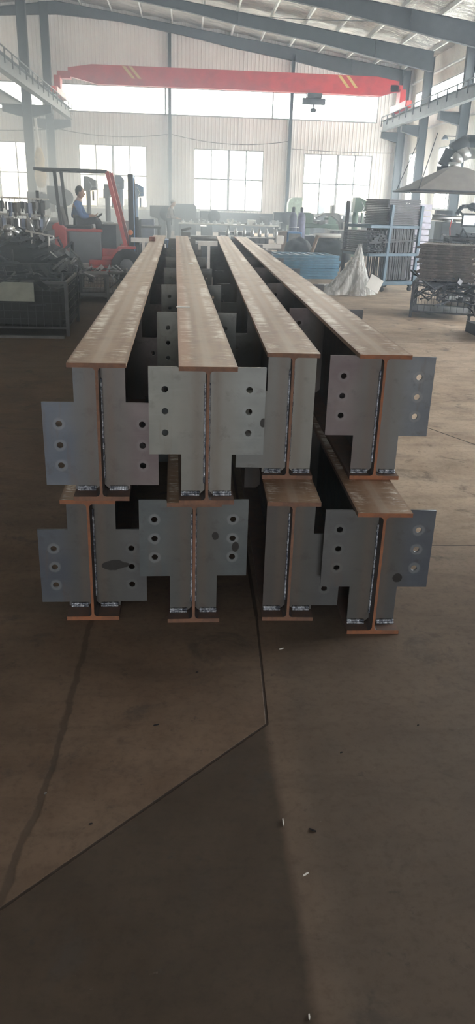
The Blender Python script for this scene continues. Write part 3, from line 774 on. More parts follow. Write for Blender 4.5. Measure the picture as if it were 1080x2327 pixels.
# ================================================================== FORKLIFT AND DRIVER
def forklift():
    r = empty('forklift', (-1.85, 16.2, 0), 'red forklift with grey side panel and slanting front pillar, left of the beams', 'forklift')
    b = MB()
    b.prism([(-.72, .3), (-.45, .16), (-.45, .96), (-.62, 1.08), (-.72, 1.02)], 1, -.45, .45)
    b.build('counterweight', FKRED, r, .02)
    p = MB(); p.box(-.41, .21, -.44, .44, .34, .92); sp = p.build('side_panel', FKGREY, r, .015)
    p = MB(); p.box(-.45, .24, -.46, .46, .92, .965); p.build('hood_trim', FKRED, r, .01)
    p = MB(); p.box(-.04, .52, -.45, .45, .10, .41); p.box(.22, .54, -.42, .42, .12, .62); p.build('chassis', FKRED, r, .015)
    for y in (-.52, .28): p = MB(); p.prism([(.22, .41), (.42, .44), (.56, .63), (.88, .63), (.88, .67), (.54, .67), (.4, .49), (.22, .47)], 1, y, y + .24); p.build('fender', FKRED, r)
    
    for x, y, rr in ((.70, -.43, .31), (.70, .43, .31), (-.5, -.40, .23), (-.5, .40, .23)):
        w_ = MB(); w_.lathe((x, y - .09, rr), [(rr * .55, .0), (rr * .96, .0), (rr, .03), (rr, .15), (rr * .96, .18), (rr * .55, .18)], 26, axis=1)
        wo = w_.build('wheel', BLACK, r); h = MB(); h.lathe((x, y - .1, rr), [(rr * .2, -.01), (rr * .5, .015), (rr * .5, .185), (rr * .2, .21)], 16, axis=1); h.build('wheel_hub', FKGREY, wo)
    for y in (-.42, .42):
        g = MB(); g.bar((.69, y, .64), (.36, y, 2.0), .07, .05); g.build('front_pillar', FKRED, r)
        g = MB(); g.bar((-.55, y, 1.02), (-.62, y, 2.0), .06, .05); g.build('rear_pillar', DGREY, r)
    g = MB(); g.box(-1.0, .36, -.46, -.40, 1.98, 2.03); g.box(-1.0, .36, .40, .46, 1.98, 2.03)
    for i in range(9): x = -1.0 + i * .165; g.box(x, x + .03, -.42, .42, 1.985, 2.02)
    g.build('overhead_guard', DGREY, r)
    g = MB(); g.box(-.5, .0, -.24, .24, .965, 1.02); g.prism([(-.56, .98), (-.48, .98), (-.58, 1.36), (-.66, 1.34)], 1, -.22, .22); g.build('seat', BLACK, r, .02)
    g = MB(); g.box(.22, .50, -.4, .4, .55, 1.06); g.tube((.2, 0, 1.0), (.08, 0, 1.14), .025); g.build('dashboard', DGREY, r)
    g = MB(); c0 = Vector((.07, 0, 1.15)); ax = Vector((-.6, 0, .8)); e1 = Vector((.8, 0, .6)); e2 = Vector((0, 1, 0)); pts = [c0 + (e1 * math.cos(t * PI / 8) + e2 * math.sin(t * PI / 8)) * .16 for t in range(17)]
    g.path(pts, .014, 6); g.bar(pts[0], pts[8], .02); g.build('steering_wheel', BLACK, r)
    for y in (-.3, .3):
        g = MB(); g.box(.74, .84, y - .04, y + .04, .06, 1.97); g.box(.86, .90, y - .05, y + .05, .06, 1.2); g.build('mast_rail', DG, r)
    g = MB(); g.box(.74, .84, -.3, .3, 1.9, 1.97); g.box(.74, .84, -.3, .3, 1.0, 1.06); g.tube((.8, 0, .1), (.8, 0, 1.9), .04); g.build('mast_crossbar', MBLUE, r)
    g = MB(); g.box(.9, .95, -.45, .45, .3, .38); g.box(.9, .95, -.45, .45, .7, .78)
    for i in range(7): g.box(.91, .94, -.45 + i * .143, -.42 + i * .143, .3, 1.15)
    g.build('load_backrest', DGREY, r)
    for y in (-.25, .25): g = MB(); g.box(.92, .96, y - .05, y + .05, .1, .7); g.prism([(.92, .06), (1.85, .06), (1.85, .075), (.96, .11), (.92, .11)], 1, y - .05, y + .05); g.build('fork', DGREY, r)
    g = MB(); g.lathe((.78, -.46, .93), [(.03, -.03), (.05, -.02), (.05, .02), (.03, .03)], 12, axis=1); g.build('indicator_lamp', ORG, r)
forklift()
person((-2.13, 16.2, 0), 'person in a blue work shirt sitting on the forklift seat, hands on the steering wheel',
       dict(pel=(-.02, 0, 1.12), waist=(-.03, 0, 1.22), chest=(.01, 0, 1.36), neck=(.04, 0, 1.49), jaw=(.05, 0, 1.54), head=(.07, 0, 1.62), face=(1, -.1, -.15),
            shL=(.01, .17, 1.40), elL=(.12, .21, 1.20), wrL=(.28, .13, 1.20), shR=(.01, -.17, 1.40), elR=(.10, -.22, 1.19), wrR=(.28, -.12, 1.20),
            hipL=(.03, .09, 1.10), knL=(.40, .12, 1.12), anL=(.44, .12, .76), hipR=(.03, -.09, 1.10), knR=(.40, -.12, 1.12), anR=(.44, -.12, .76)), SHIRT, TROUS)
person((-.62, 29.5, 0), 'person in grey brown jacket and light cap standing, head bowed, at the far benches',
       dict(pel=(0, 0, .86), waist=(.01, 0, .98), chest=(.06, 0, 1.2), neck=(.12, 0, 1.34), jaw=(.14, 0, 1.38), head=(.17, 0, 1.45), face=(.7, -.5, -.5),
            shL=(.07, .18, 1.24), elL=(.14, .24, .98), wrL=(.34, .16, .94), shR=(.07, -.18, 1.24), elR=(.10, -.25, .98), wrR=(.32, -.16, .94),
            hipL=(0, .10, .84), knL=(.03, .12, .47), anL=(0, .13, .09), hipR=(0, -.10, .84), knR=(.02, -.12, .47), anR=(-.02, -.13, .09)), GSHIRT, TROUS, hat=PALE)

# ================================================================== MIDDLE GROUND, RIGHT SIDE
# blue frames stacked flat
fb = MB(); fb.box(-.75, .75, -.55, -.50, 0, .05); fb.box(-.75, .75, .50, .55, 0, .05)
for i in range(8): x = -.75 + i * .207; fb.box(x, x + .05, -.5, .5, .005, .045)
fb0 = fb.build('slatted_pallet', BLUEF); tag(fb0, 'x', 'frame', 'light blue slatted frames stacked flat')
for i in range(9):
    o = fb0 if i == 0 else dup(fb0)
    o.location = (2.62 + random.uniform(-.03, .03), 18.0 + random.uniform(-.03, .03), .0 + .056 * i + .002); o.rotation_euler = (0, 0, R(8 + random.uniform(-2, 2)))
    o['label'] = 'light blue slatted frame, %s from the bottom of the low stack right of the beams' % ORD[i] if 0 < i < 8 else ('topmost light blue slatted frame of the low flat stack' if i == 8 else 'lowest light blue slatted frame of the flat stack, on the floor')

# blue trolley rack with black frames
rk = empty('trolley_rack', (3.72, 15.0, 0), 'blue steel trolley rack on casters loaded with dark steel frames', 'rack', rz=R(22))
RM = Matrix.Translation((3.72, 15.0, 0)) @ Matrix.Rotation(R(22), 4, 'Z')
def rkp(x, y, z): return RM @ Vector((x, y, z))
X0, X1, Y0, Y1, RH = -.30, .82, 0, .85, 1.62
for x, y in ((.10, Y0), (X1, Y0), (X0, Y1), (X1, Y1)):
    p = MB(); lean = .07 if x == .10 else .03
    p.bar((x, y, .12), (x + lean, y, RH if y else RH - .05), .055); p.build('post', BLUE if y == 0 else DGREY, rk)
b = MB()
for z in (.14, .66, 1.16):
    b.box(X0, X1, Y0 - .02, Y0 + .02, z, z + .05); b.box(X0, X1, Y1 - .02, Y1 + .02, z, z + .05)
    b.box(X1 - .02, X1 + .02, Y0, Y1, z, z + .05); b.box(X0 - .02, X0 + .02, Y0, Y1, z, z + .05)
b.box(X0, X1, Y0, Y1, .125, .14); b.build('shelf_rails', BLUE, rk)
for x, y in ((.10, .03), (X1 - .05, .03), (X0 + .05, Y1), (X1 - .05, Y1)):
    c = MB(); c.box(x - .03, x + .03, y - .03, y + .03, .09, .13); c.lathe((x, y - .02, .045), [(.02, 0), (.045, 0), (.045, .04), (.02, .04)], 14, axis=1); c.build('caster', BLACK, rk)
def copies(base, n, place, group):
    base['group'] = group
    for i in range(n):
        o = base if i == 0 else dup(base)
        l, e, lab = place(i); o.location = l; o.rotation_euler = e; o['label'] = lab
hf = MB(); hf.bar((0, 0, 0), (0, .75, 0), .03); hf.bar((0, 0, 0), (0, 0, -.42), .03); hf.bar((0, .75, 0), (0, .75, -.42), .022); hf.bar((0, 0, -.42), (0, .75, -.42), .022); hf.bar((0, .2, 0), (0, .2, -.42), .015); hf.bar((0, .5, 0), (0, .5, -.42), .015)
h0 = hf.build('upright_grille', BLKST); tag(h0, 'x', 'frame')
def ph(i):
    lv = i // 13; k = i % 13; z = (1.14, .64)[lv]
    p = rkp(.20 + k * .045, .04 + random.uniform(0, .03), z)
    return p, (0, R(random.uniform(-3, 3)), R(22)), ('black upright frame, %s from the left in the middle level of the blue rack' % ORD[k] if lv == 0 else 'black upright frame, %s from the left in the bottom level of the blue rack' % ORD[k])
copies(h0, 26, ph, 'black frames hanging in the blue rack')
ff = MB()
for a, b_ in (((0, 0, 0), (.72, 0, 0)), ((0, .75, 0), (.72, .75, 0)), ((0, 0, 0), (0, .75, 0)), ((.72, 0, 0), (.72, .75, 0)), ((.24, 0, 0), (.24, .75, 0)), ((.48, 0, 0), (.48, .75, 0))): ff.bar(a, b_, .026)
f0 = ff.build('flat_grille', BLKST); tag(f0, 'x', 'frame')
copies(f0, 15, lambda i: (rkp(.10 + random.uniform(-.02, .02), .04, 1.235 + .03 * i), (0, 0, R(22 + random.uniform(-1.5, 1.5))),
       'topmost dark flat frame on the blue rack' if i == 14 else 'dark flat frame, %s from the bottom of the stack on the blue rack' % ORD[i]), 'dark flat frames on top of the blue rack')
pr_ = MB(); pr_.bar((0, 0, 0), (0, .8, 0), .03, .02); p0 = pr_.build('black_profile', BLKST); tag(p0, 'x', 'steel bar')
copies(p0, 99, lambda i: (rkp(-.36 + .046 * (i % 9) + random.uniform(-.012, .012), -.04 + random.uniform(-.07, .07), .725 + .037 * (i // 9)), (0, 0, R(22 + random.uniform(-3, 3))),
       'black steel bar in the left side of the blue rack'), 'black bars in the left side of the blue rack')
lb = MB(); lb.bar((0, 0, 0), (.0, 1.25, .0), .035, .03)
l0 = lb.build('long_flat_bar', BLKST); tag(l0, 'x', 'steel bar')
copies(l0, 5, lambda i: (rkp(-.36 + .05 * i, -.06, .9 + .035 * i), (R(2), 0, R(-62 + 4 * i)), 'long dark bar, %s of those slanted across the blue rack' % ORD[i]), 'long slanted bars in the blue rack')
# white stack behind the rack
wb0 = MB(); wb0.box(-.18, .18, -.4, .4, 0, .105); wb0 = wb0.build('foam_block', simple('lilac_white_foam', (.55, .56, .68), .6), None); tag(wb0, 'x', 'block')
copies(wb0, 13, lambda i: ((5.05 + random.uniform(-.02, .02), 17.4, .001 + i * .125), (0, 0, R(random.uniform(-4, 4))), 'topmost lilac white block of the stack behind the rack' if i == 12 else 'lilac white block, %s from the bottom of the stack behind the blue rack' % ORD[i]), 'lilac white blocks stacked behind the rack')

# crumpled plastic film, a draped tent with folds
def film():
    vs = []; fs = []; na, nr = 56, 26; rnd = random.Random(3)
    ph = [rnd.uniform(0, 6) for _ in range(8)]
    for j in range(nr + 1):
        t = j / nr
        for i in range(na):
            a = 2 * PI * i / na
            fold = 1 + .22 * math.sin(5 * a + ph[0]) * t + .14 * math.sin(11 * a + ph[1] + 3 * t) * t + .08 * math.sin(23 * a + ph[2] + 6 * t)
            rx = (.03 + .34 * t ** 1.25) * fold; ry = (.03 + .22 * t ** 1.1) * fold
            if math.cos(a) < 0: rx *= 1 + .45 * t * t
            z = .86 * (1 - t) ** .95 + .03 * math.sin(9 * a + 8 * t) * (1 - t) + .012
            x = -.02 - .1 * t + rx * math.cos(a)
            vs.append((x, ry * math.sin(a), max(.012, z + .05 * noise.noise(Vector((a * 2, t * 5, 1))))))
    for j in range(nr):
        for i in range(na): fs.append((j * na + i, j * na + (i + 1) % na, (j + 1) * na + (i + 1) % na, (j + 1) * na + i))
    b = MB(); b.add(vs, fs, 0, True)
    o = b.build('plastic_sheet', FILM); o.location = (3.18, 14.35, 0); return tag(o, 'crumpled clear plastic sheet draped in a tent shape left of the blue rack', 'plastic sheet')
film()
def film2():
    vs = []; fs = []; nx, ny = 30, 14
    for j in range(ny + 1):
        for i in range(nx + 1):
            x = i / nx * .75; y = j / ny * .5
            vs.append((x, y, .02 + .10 * abs(noise.noise(Vector((x * 5, y * 5, 4)))) + .05 * abs(noise.noise(Vector((x * 14, y * 14, 9))))))
    for j in range(ny):
        for i in range(nx): a = j * (nx + 1) + i; fs.append((a, a + 1, a + nx + 2, a + nx + 1))
    b = MB(); b.add(vs, fs, 0, True); o = b.build('plastic_sheet', FILM); o.location = (2.35, 15.1, 0)
    tag(o, 'flat crumpled plastic film trailing on the floor toward the beams', 'plastic sheet')
film2()
b = MB(); b.box(-.45, .45, -.3, .3, 0, .02); o = b.build('white_sheet', WHT, None, .004); o.location = (3.25, 16.0, 0); o.rotation_euler = (0, 0, R(15)); tag(o, 'thin white panel lying on the floor beside the blue rack', 'panel')
b = MB(); b.box(-.13, .13, -.006, .006, 0, .26); o = b.build('white_plate', WHT); o.location = (3.38, 14.1, .12); o.rotation_euler = (R(-20), R(28), 0); tag(o, 'small square white plate tilted in front of the rack leg', 'plate')
# dark covered heap, plank and roll
def lump(name, c, rx, ry, rz, m, label, cat, seed):
    b = MB(); b.ell((0, 0, 0), 1, 1, 1, 28, 18)
    b.v = [tuple(Vector(p) * (1 + .22 * noise.noise(Vector(p) * 1.8 + Vector((seed, 0, 0))))) for p in b.v]
    b.v = [(max(-1.05, min(1.05, p[0])) * rx, p[1] * ry, max(-rz, p[2] * rz)) for p in b.v]
    o = b.build(name, m); o.location = c; return tag(o, label, cat)
lump('covered_heap', (3.55, 19.6, .40), .48, .4, .40, BLACK, 'dark covered heap behind the plastic sheet under the white roll', 'heap', 2)
lump('covered_heap', (2.86, 20.2, .38), .34, .35, .38, DGREY, 'smaller dark heap behind the blue frames, left of the plank', 'heap', 7)
b = MB(); b.bar((2.86, 18.9, .02), (3.14, 19.0, .86), .12, .03); tag(b.build('wooden_plank', WOOD), 'brown wooden plank leaning behind the blue frame stack', 'plank')
b = MB(); b.tube((3.08, 19.1, .86), (3.72, 19.15, .86), .05, n=16); tag(b.build('white_roll', WHT), 'white roll lying across the top of the dark heap', 'roll')
# blue welding cabinet, brown box, gas cylinders
c = empty('welding_cabinet', (2.95, 22, 0), 'blue welding machine cabinet standing behind the beams, left of the gas cylinder', 'cabinet')
b = MB(); b.box(-.2, .2, -.3, .3, .06, .84); b.build('body', MBLUE, c, .02)
b = MB(); b.box(-.16, .16, -.31, -.3, .55, .8); b.build('control_panel', GREY, c)
b = MB(); b.tube((-.15, 0, .84), (-.15, 0, .95), .01); b.tube((.15, 0, .84), (.15, 0, .95), .01); b.tube((-.15, 0, .95), (.15, 0, .95), .01); b.build('handle', GALV, c)
for x in (-.15, .15):
    for y in (-.2, .2): b = MB(); b.lathe((x - .02, y, .035), [(.01, 0), (.035, 0), (.035, .04), (.01, .04)], 12, axis=0); b.build('caster', BLACK, c)
b = MB(); b.box(2.52, 2.72, 21.6, 22.0, 0, .83); b.box(2.50, 2.74, 21.58, 22.02, .83, .85); tag(b.build('brown_cabinet', simple('brown_paint', (.22, .17, .15), .5)), 'brown grey cabinet touching the left of the blue welding cabinet', 'cabinet')
def cyl(u, v, m, label):
    r = empty('gas_cylinder', (u, v, 0), label, 'gas cylinder')
    b = MB(); b.lathe((0, 0, 0), [(.09, 0), (.115, .02), (.115, 1.15), (.10, 1.26), (.05, 1.33)], 18); b.build('shell', m, r)
    b = MB(); b.lathe((0, 0, 1.33), [(.04, 0), (.045, .12), (.02, .14)], 12); b.build('valve_cap', DGREY, r)
cyl(3.02, 22.7, simple('blue_grey_cylinder', (.14, .16, .24), .45), 'tall blue grey gas cylinder right behind the blue cabinet'); cyl(3.27, 22.8, simple('lilac_cylinder', (.20, .21, .34), .45), 'lilac grey gas cylinder standing right of the other cylinder')

# machines in front of the gable windows
def lathe_machine(u, v, L, m, label):
    r = empty('lathe_machine', (u, v, 0), label, 'machine')
    b = MB(); b.box(-L / 2, -L / 2 + .4, -.3, .3, 0, .75); b.box(L / 2 - .35, L / 2, -.28, .28, 0, .75); b.build('pedestal', m, r, .02)
    b = MB(); b.box(-L / 2, L / 2, -.22, .22, .75, .9); b.build('bed', m, r, .02)
    b = MB(); b.prism([(-L / 2, .9), (-L / 2 + .5, .9), (-L / 2 + .5, 1.2), (-L / 2 + .4, 1.28), (-L / 2, 1.28)], 1, -.25, .25); b.build('headstock', m, r, .02)
    b = MB(); b.lathe((-L / 2 + .5, 0, 1.08), [(.05, 0), (.14, .0), (.14, .1), (.05, .12)], 18, axis=0); b.build('chuck', GALV, r)
    b = MB(); b.box(L / 2 - .4, L / 2 - .12, -.15, .15, .9, 1.15); b.tube((L / 2 - .55, 0, 1.08), (L / 2, 0, 1.08), .04); b.build('tailstock', m, r, .01)
    b = MB(); b.box(-.1, .2, -.32, .3, .9, 1.0); b.tube((.05, -.34, .95), (.05, -.4, .95), .09); b.build('carriage', GREY, r)
    b = MB(); b.box(-L / 2 + .02, L / 2 - .02, -.42, -.2, .45, .5); b.build('chip_tray', GREY, r)
lathe_machine(4.95, 30.0, 1.5, GREEN, 'grey green lathe machine before the right gable window')
lathe_machine(6.3, 31.5, 1.6, GREY, 'grey lathe machine farther right, behind the dark drill column')
b = MB(); b.prism([(-.55, 1.15), (-.25, 1.3), (.1, 1.3), (.45, 1.05), (.5, .7), (.38, .7), (.3, 1.0), (.0, 1.2), (-.3, 1.2), (-.5, 1.1)], 1, -.25, .25); b.box(.38, .5, -.25, .25, 0, .7); b.box(-.02, .06, -.2, .2, 1.29, 1.55)
o = b.build('machine_hood', GREY); o.location = (5.15, 28.6, 0); tag(o, 'pale arched machine cover with a spindle on top before the right gable window', 'machine')
b = MB(); b.box(-.3, .3, -.25, .25, 0, 1.0); b.box(-.24, .3, -.27, -.25, .8, .98); o = b.build('control_cabinet', PALE, None, .01); o.location = (5.85, 28.3, 0); tag(o, 'pale square control cabinet left of the green drill column', 'cabinet')
b = MB(); pts = [(-.33, 0), (.33, 0), (.33, 1.85), (-.02, 1.85)] + [(-.02 - .31 * math.sin(a * PI / 16), 1.55 + .3 * math.cos(a * PI / 16)) for a in range(1, 9)]
b.prism(pts, 1, -.3, .3); o = b.build('machine_cabinet', simple('pale_green_paint', (.36, .46, .38), .5)); o.location = (5.15, 38.5, 0); tag(o, 'pale green machine cabinet with rounded corner beside the gable column', 'cabinet')
def drill(u, v, h, m, label, s=1.0, dirx=1):
    r = empty('pillar_drill', (u, v, 0), label, 'machine')
    b = MB(); b.box(-.28, .28, -.3, .3, 0, .12); b.build('base', m, r, .02)
    b = MB(); b.tube((0, .12, .12), (0, .12, h - .1), .075 * s, n=16); b.build('column', m, r)
    b = MB(); b.box(-.24, .24, -.3, .2, .72, .78); b.box(-.06, .06, 0, .1, .62, .72); b.build('table', GREY, r, .01)
    b = MB(); x = .3 * dirx; b.prism([(min(-.12, x), h - .45), (max(.14, x), h - .4), (max(.16, x), h - .12), (.05, h), (-.1, h)], 1, -.22, .25); b.tube((x * .6, -.05, h - .45), (x * .6, -.05, h - .75), .035); b.build('drill_head', m, r, .02)
    b = MB(); b.tube((x * .6, -.2, h - .3), (x * .6, -.32, h - .3), .02)
    for k in range(3): a = k * 2.1; b.tube((x * .6, -.31, h - .3), (x * .6 + .2 * math.cos(a), -.33, h - .3 + .2 * math.sin(a)), .011)
    b.build('feed_handle', GALV, r)
drill(5.5, 26, 1.8, GREEN, 'dark green pillar drill standing left of the loaded blue rack', 1.3)
drill(-3.3, 28, 2.2, DGREY, 'dark pillar drill silhouetted behind the forklift driver', 1.0)
drill(-2.75, 29, 2.0, DGREY, 'dark pillar drill before the left gable window, second behind the forklift', 1.2)
drill(-2.2, 27.5, 2.25, simple('steel_blue_machine', (.09, .14, .24), .5), 'tall dark blue pillar drill behind the forklift mast', 1.4, -1)
drill(-1.75, 28.6, 2.05, MBLUE, 'bright blue pillar drill right of the forklift mast', 1.1)
# extra machine tools crowding the far left and middle
def press(u, v, h_, w_, m, label):
    r = empty('power_press', (u, v, 0), label, 'machine')
    b = MB(); b.prism([(-.3, 0), (.25, 0), (.25, h_), (-.35, h_), (-.35, h_ * .72), (-.05, h_ * .66), (-.02, h_ * .5), (-.05, h_ * .42), (-.3, h_ * .4)], 1, -w_ / 2, w_ / 2); b.build('frame', m, r, .02)
    b = MB(); b.lathe((.3, -w_ / 2, h_ * .8), [(.05, -.06), (.28, -.06), (.28, 0), (.05, 0)], 22, axis=1); b.build('flywheel', DGREY, r)
    b = MB(); b.box(-.3, -.1, -w_ / 4, w_ / 4, h_ * .55, h_ * .72); b.box(-.32, 0, -w_ / 2, w_ / 2, h_ * .4, h_ * .44); b.build('ram', GALV, r)
press(-4.6, 30, 1.9, .6, DGREY, 'dark power press left of the pillar drills, behind the rack of hanging parts'); press(-1.0, 31, 1.35, .5, GREY, 'squat grey power press between the blue drill and the standing person')
press(-5.6, 31.5, 1.7, .6, GREY, 'grey power press at the far left behind the hanging parts'); press(1.0, 37.5, 1.15, .5, DGREY, 'low dark press under the left half of the middle gable window')
press(4.3, 36.5, 1.2, .5, DGREY, 'low dark press between the middle window and the pale green cabinet')
def crate(u, v, w_, d, h_, m, label, z=0):
    r = empty('storage_crate', (u, v, z), label, 'crate')
    b = MB(); b.box(-w_ / 2, w_ / 2, -d / 2, d / 2, .06, h_); b.build('body', m, r, .01)
    b = MB()
    for x in (-w_ / 2 + .05, w_ / 2 - .05): b.box(x - .04, x + .04, -d / 2, d / 2, 0, .06)
    b.build('skid', DGREY, r)
    b = MB()
    for i in range(4): x = -w_ / 2 + w_ * (i + .5) / 4; b.box(x - .02, x + .02, -d / 2 - .012, -d / 2, .08, h_ - .02)
    b.build('rib', DGREY, r)
crate(-1.2, 19.4, .8, .6, .55, DGREY, 'low dark crate just right of the forklift mast'); crate(-.55, 20.4, .5, .6, .62, MBLUE, 'dull blue crate beyond the leftmost beam end'); crate(.9, 21.0, 1.0, .6, .48, DGREY, 'wide dark crate beyond the second and third beam ends')
crate(2.0, 23.0, .7, .6, .62, GREY, 'grey crate beyond the rightmost beam end, left of the brown cabinet'); crate(3.75, 23.6, .7, .6, .7, DGREY, 'dark crate behind the gas cylinders'); crate(4.7, 24.4, .7, .6, .85, GREY, 'grey crate behind the plastic sheet, left of the green drill')
crate(-3.6, 20.5, 1.1, .8, .95, DGREY, 'tall dark crate behind the forklift counterweight'); crate(-4.6, 19.0, 1.0, .8, 1.15, DGREY, 'tall dark crate at the left edge behind the hanging parts'); crate(1.8, 29.5, 1.2, .6, .55, DGREY, 'long dark crate between the two workbenches')
# benches
def bench(u0, u1, v, z, d, m, label):
    r = empty('work_bench', ((u0 + u1) / 2, v, 0), label, 'bench')
    L = (u1 - u0) / 2; b = MB(); b.box(-L, L, -d / 2, d / 2, z - .05, z); b.build('top', m, r, .005)
    for x in (-L + .06, 0, L - .06):
        for y in (-d / 2 + .06, d / 2 - .06): b = MB(); b.box(x - .03, x + .03, y - .03, y + .03, 0, z - .05); b.build('leg', DGREY, r)
    b = MB(); b.box(-L + .05, L - .05, -d / 2 + .1, d / 2 - .1, .18, .21); b.build('shelf', DGREY, r)
bench(-.3, 3.9, 34, .70, .8, PALE, 'long workbench with a white edge under the middle gable window')
bench(1.1, 3.4, 25.5, .55, .8, GREY, 'low grey bench in front of the long workbench')
bench(-1.9, -.7, 23, .85, .8, DGREY, 'dark workbench between the forklift and the standing person')
# bench items, all separate
itm = [('vise', (.9, .72), 'grey bench vise near the left end of the long workbench'), ('vise', (1.75, .72), 'white topped bench vise in the middle of the long workbench'), ('vise', (3.7, .72), 'bench vise at the right end of the long workbench')]
def vise(u, v, z, m, label):
    b = MB(); b.box(-.1, .1, -.08, .08, 0, .08); b.box(-.14, -.04, -.07, .07, .08, .2); b.box(.06, .14, -.07, .07, .08, .2); b.tube((.1, 0, .12), (.3, 0, .12), .018); b.tube((.28, -.1, .12), (.28, .1, .12), .01)
    o = b.build('bench_vise', m); o.location = (u, v, z); tag(o, label, 'vise')
vise(.55, 33.8, .70, GREY, 'grey bench vise near the left end of the long workbench'); vise(1.85, 33.8, .70, WHT, 'white bench vise left of the white box on the long workbench'); vise(3.75, 33.8, .70, GALV, 'shiny bench vise at the right end of the long workbench')
b = MB(); b.box(-.16, .16, -.15, .15, 0, .17); b.box(-.17, .17, -.16, .16, .17, .19); o = b.build('white_box', WHT, None, .005); o.location = (2.75, 33.8, .70); tag(o, 'white box on the long workbench', 'box')
b = MB(); b.box(-.2, .2, -.15, .15, 0, .32); b.box(-.15, .1, -.16, -.15, .1, .28); o = b.build('grey_box', GREY, None, .01); o.location = (3.3, 34, .70); tag(o, 'taller grey box right of the white box on the long workbench', 'box')
bt = MB(); bt.lathe((0, 0, 0), [(.05, 0), (.06, .02), (.06, .15), (.03, .2), (.02, .26)], 12); b0 = bt.build('paint_can', GALV); tag(b0, 'x', 'can')
copies(b0, 9, lambda i: ((1.35 + .24 * i + random.uniform(-.05, .05), 25.3 + random.uniform(-.2, .2), .55), (0, 0, 0), 'pale metal can, %s from the left on the low grey bench' % ORD[i]), 'cans on the low grey bench')
bt = MB(); bt.box(-.08, .08, -.06, .06, 0, .08); bt.tube((0, 0, .08), (0, 0, .14), .02); b0 = bt.build('small_part', GALV); tag(b0, 'x', 'part')
copies(b0, 12, lambda i: ((-.1 + .33 * i * (1 if i < 7 else 1) % 3.8, 33.7 + random.uniform(-.1, .2), .70), (0, 0, random.uniform(0, 3)), 'small metal part lying on the long workbench'), 'small parts on the long workbench')
b = MB(); b.box(-.52, .52, -.3, .3, 0, 1.3); b.prism([(-.52, 1.3), (.52, 1.3), (.42, 1.42), (-.42, 1.42)], 1, -.3, .3); b.box(-.01, .01, -.31, -.3, .1, 1.25); o = b.build('dark_cabinet', DGREY, None, .02); o.location = (-.02, 39, 0); tag(o, 'broad dark cabinet right of the standing person, left of the middle window', 'cabinet')
b = MB(); b.box(-.2, .2, -.25, .25, 0, 1.0); b.box(-.17, .17, -.26, -.25, .1, .95); o = b.build('blue_locker', simple('dull_blue_locker', (.10, .13, .22), .5)); o.location = (-1.15, 24.5, 0); tag(o, 'dull blue locker behind the dark workbench, left of the standing person', 'locker')
b = MB(); b.box(-.16, .16, -.2, .2, 0, 1.0); o = b.build('reddish_locker', simple('reddish_grey_locker', (.26, .17, .16), .5)); o.location = (-1.55, 22, 0); tag(o, 'narrow reddish grey locker behind the forklift mast', 'locker')
# white trestles behind the beam ends
def trestle(u0, u1, v, z, label):
    r = empty('white_trestle', ((u0 + u1) / 2, v, 0), label, 'trestle'); L = (u1 - u0) / 2
    b = MB(); b.box(-L, L, -.04, .04, z - .08, z); b.build('crossbar', WHT, r, .008)
    b = MB(); b.box(-.025, .025, -.025, .025, 0.02, z - .08); b.build('leg', WHT, r)
    b = MB(); b.box(-L * .8, L * .8, -.03, .03, 0, .04); b.box(-.03, .03, -.25, .25, 0, .04); b.build('foot', DGREY, r)
trestle(.22, .62, 14.6, .86, 'white trestle between the second and third beams, beyond their ends')
trestle(-1.0, -.55, 14.8, .88, 'white trestle left of the leftmost beam end')
trestle(1.30, 1.85, 15.5, .80, 'white trestle right of the rightmost beam end')
trestle(-.48, -.36, 14.4, .80, 'narrow white stand between the first two beam ends')
b = MB(); b.tube((.1, 17, .80), (.95, 17, .82), .05, n=14); b.box(.2, .26, 16.9, 17.1, 0, .75); b.box(.8, .86, 16.9, 17.1, 0, .77); tag(b.build('pipe_roller', GALV), 'long shiny pipe on stands beyond the beams', 'pipe')
b = MB(); b.box(-.07, .07, -.06, .06, 0, .16); o = b.build('white_canister', WHT, None, .015); o.location = (1.82, 15.5, .80); tag(o, 'white canister on the right white trestle', 'canister')
r = empty('pipe_vise_stand', (.0, 17.6, 0), 'grey tripod pipe stand with chain vise beyond the second beam', 'stand')
b = MB()
for a in (0, 2.1, 4.2): b.tube((0, 0, .8), (.3 * math.cos(a), .3 * math.sin(a), 0.01), .02)
b.build('tripod', DGREY, r); b = MB(); b.box(-.1, .1, -.08, .08, .8, .9); b.tube((-.1, 0, .93), (.12, 0, .99), .03); b.build('vise_head', GREY, r)

# exhaust hood with ducts
hv, hu = 20.4, 6.9
h = empty('exhaust_hood', (hu, hv, 0), 'large grey canopy exhaust hood with shiny elbow duct on the right side', 'exhaust hood')
b = MB(); bz, tz = 1.93, 2.5; B0 = [(-1.4, -1.1), (1.4, -1.1), (1.4, 1.1), (-1.4, 1.1)]; T0 = [(-.36, -.25), (.0, -.25), (.0, .25), (-.36, .25)]; M0 = [(-.85, -.7), (.75, -.7), (.75, .7), (-.85, .7)]
vs = [(x, y, bz) for x, y in B0] + [(x, y, 2.23) for x, y in M0] + [(x, y, tz) for x, y in T0]
b.add(vs, [(0, 1, 5, 4), (1, 2, 6, 5), (2, 3, 7, 6), (3, 0, 4, 7), (4, 5, 9, 8), (5, 6, 10, 9), (6, 7, 11, 10), (7, 4, 8, 11)])
o = b.build('canopy', CANV, h); s = o.modifiers.new('t', 'SOLIDIFY'); s.thickness = .02
b = MB()
for a, c_ in zip(B0, B0[1:] + B0[:1]): b.tube((*a, bz), (*c_, bz), .025)
b.build('rim', DGREY, h)
for x, y in ((-1.35, -1.05), (1.35, -1.05), (1.35, 1.05), (-1.35, 1.05)): b = MB(); b.tube((x, y, bz), (x * .7, y * .7, 3.2), .01); b.build('support_rod', DGREY, h)
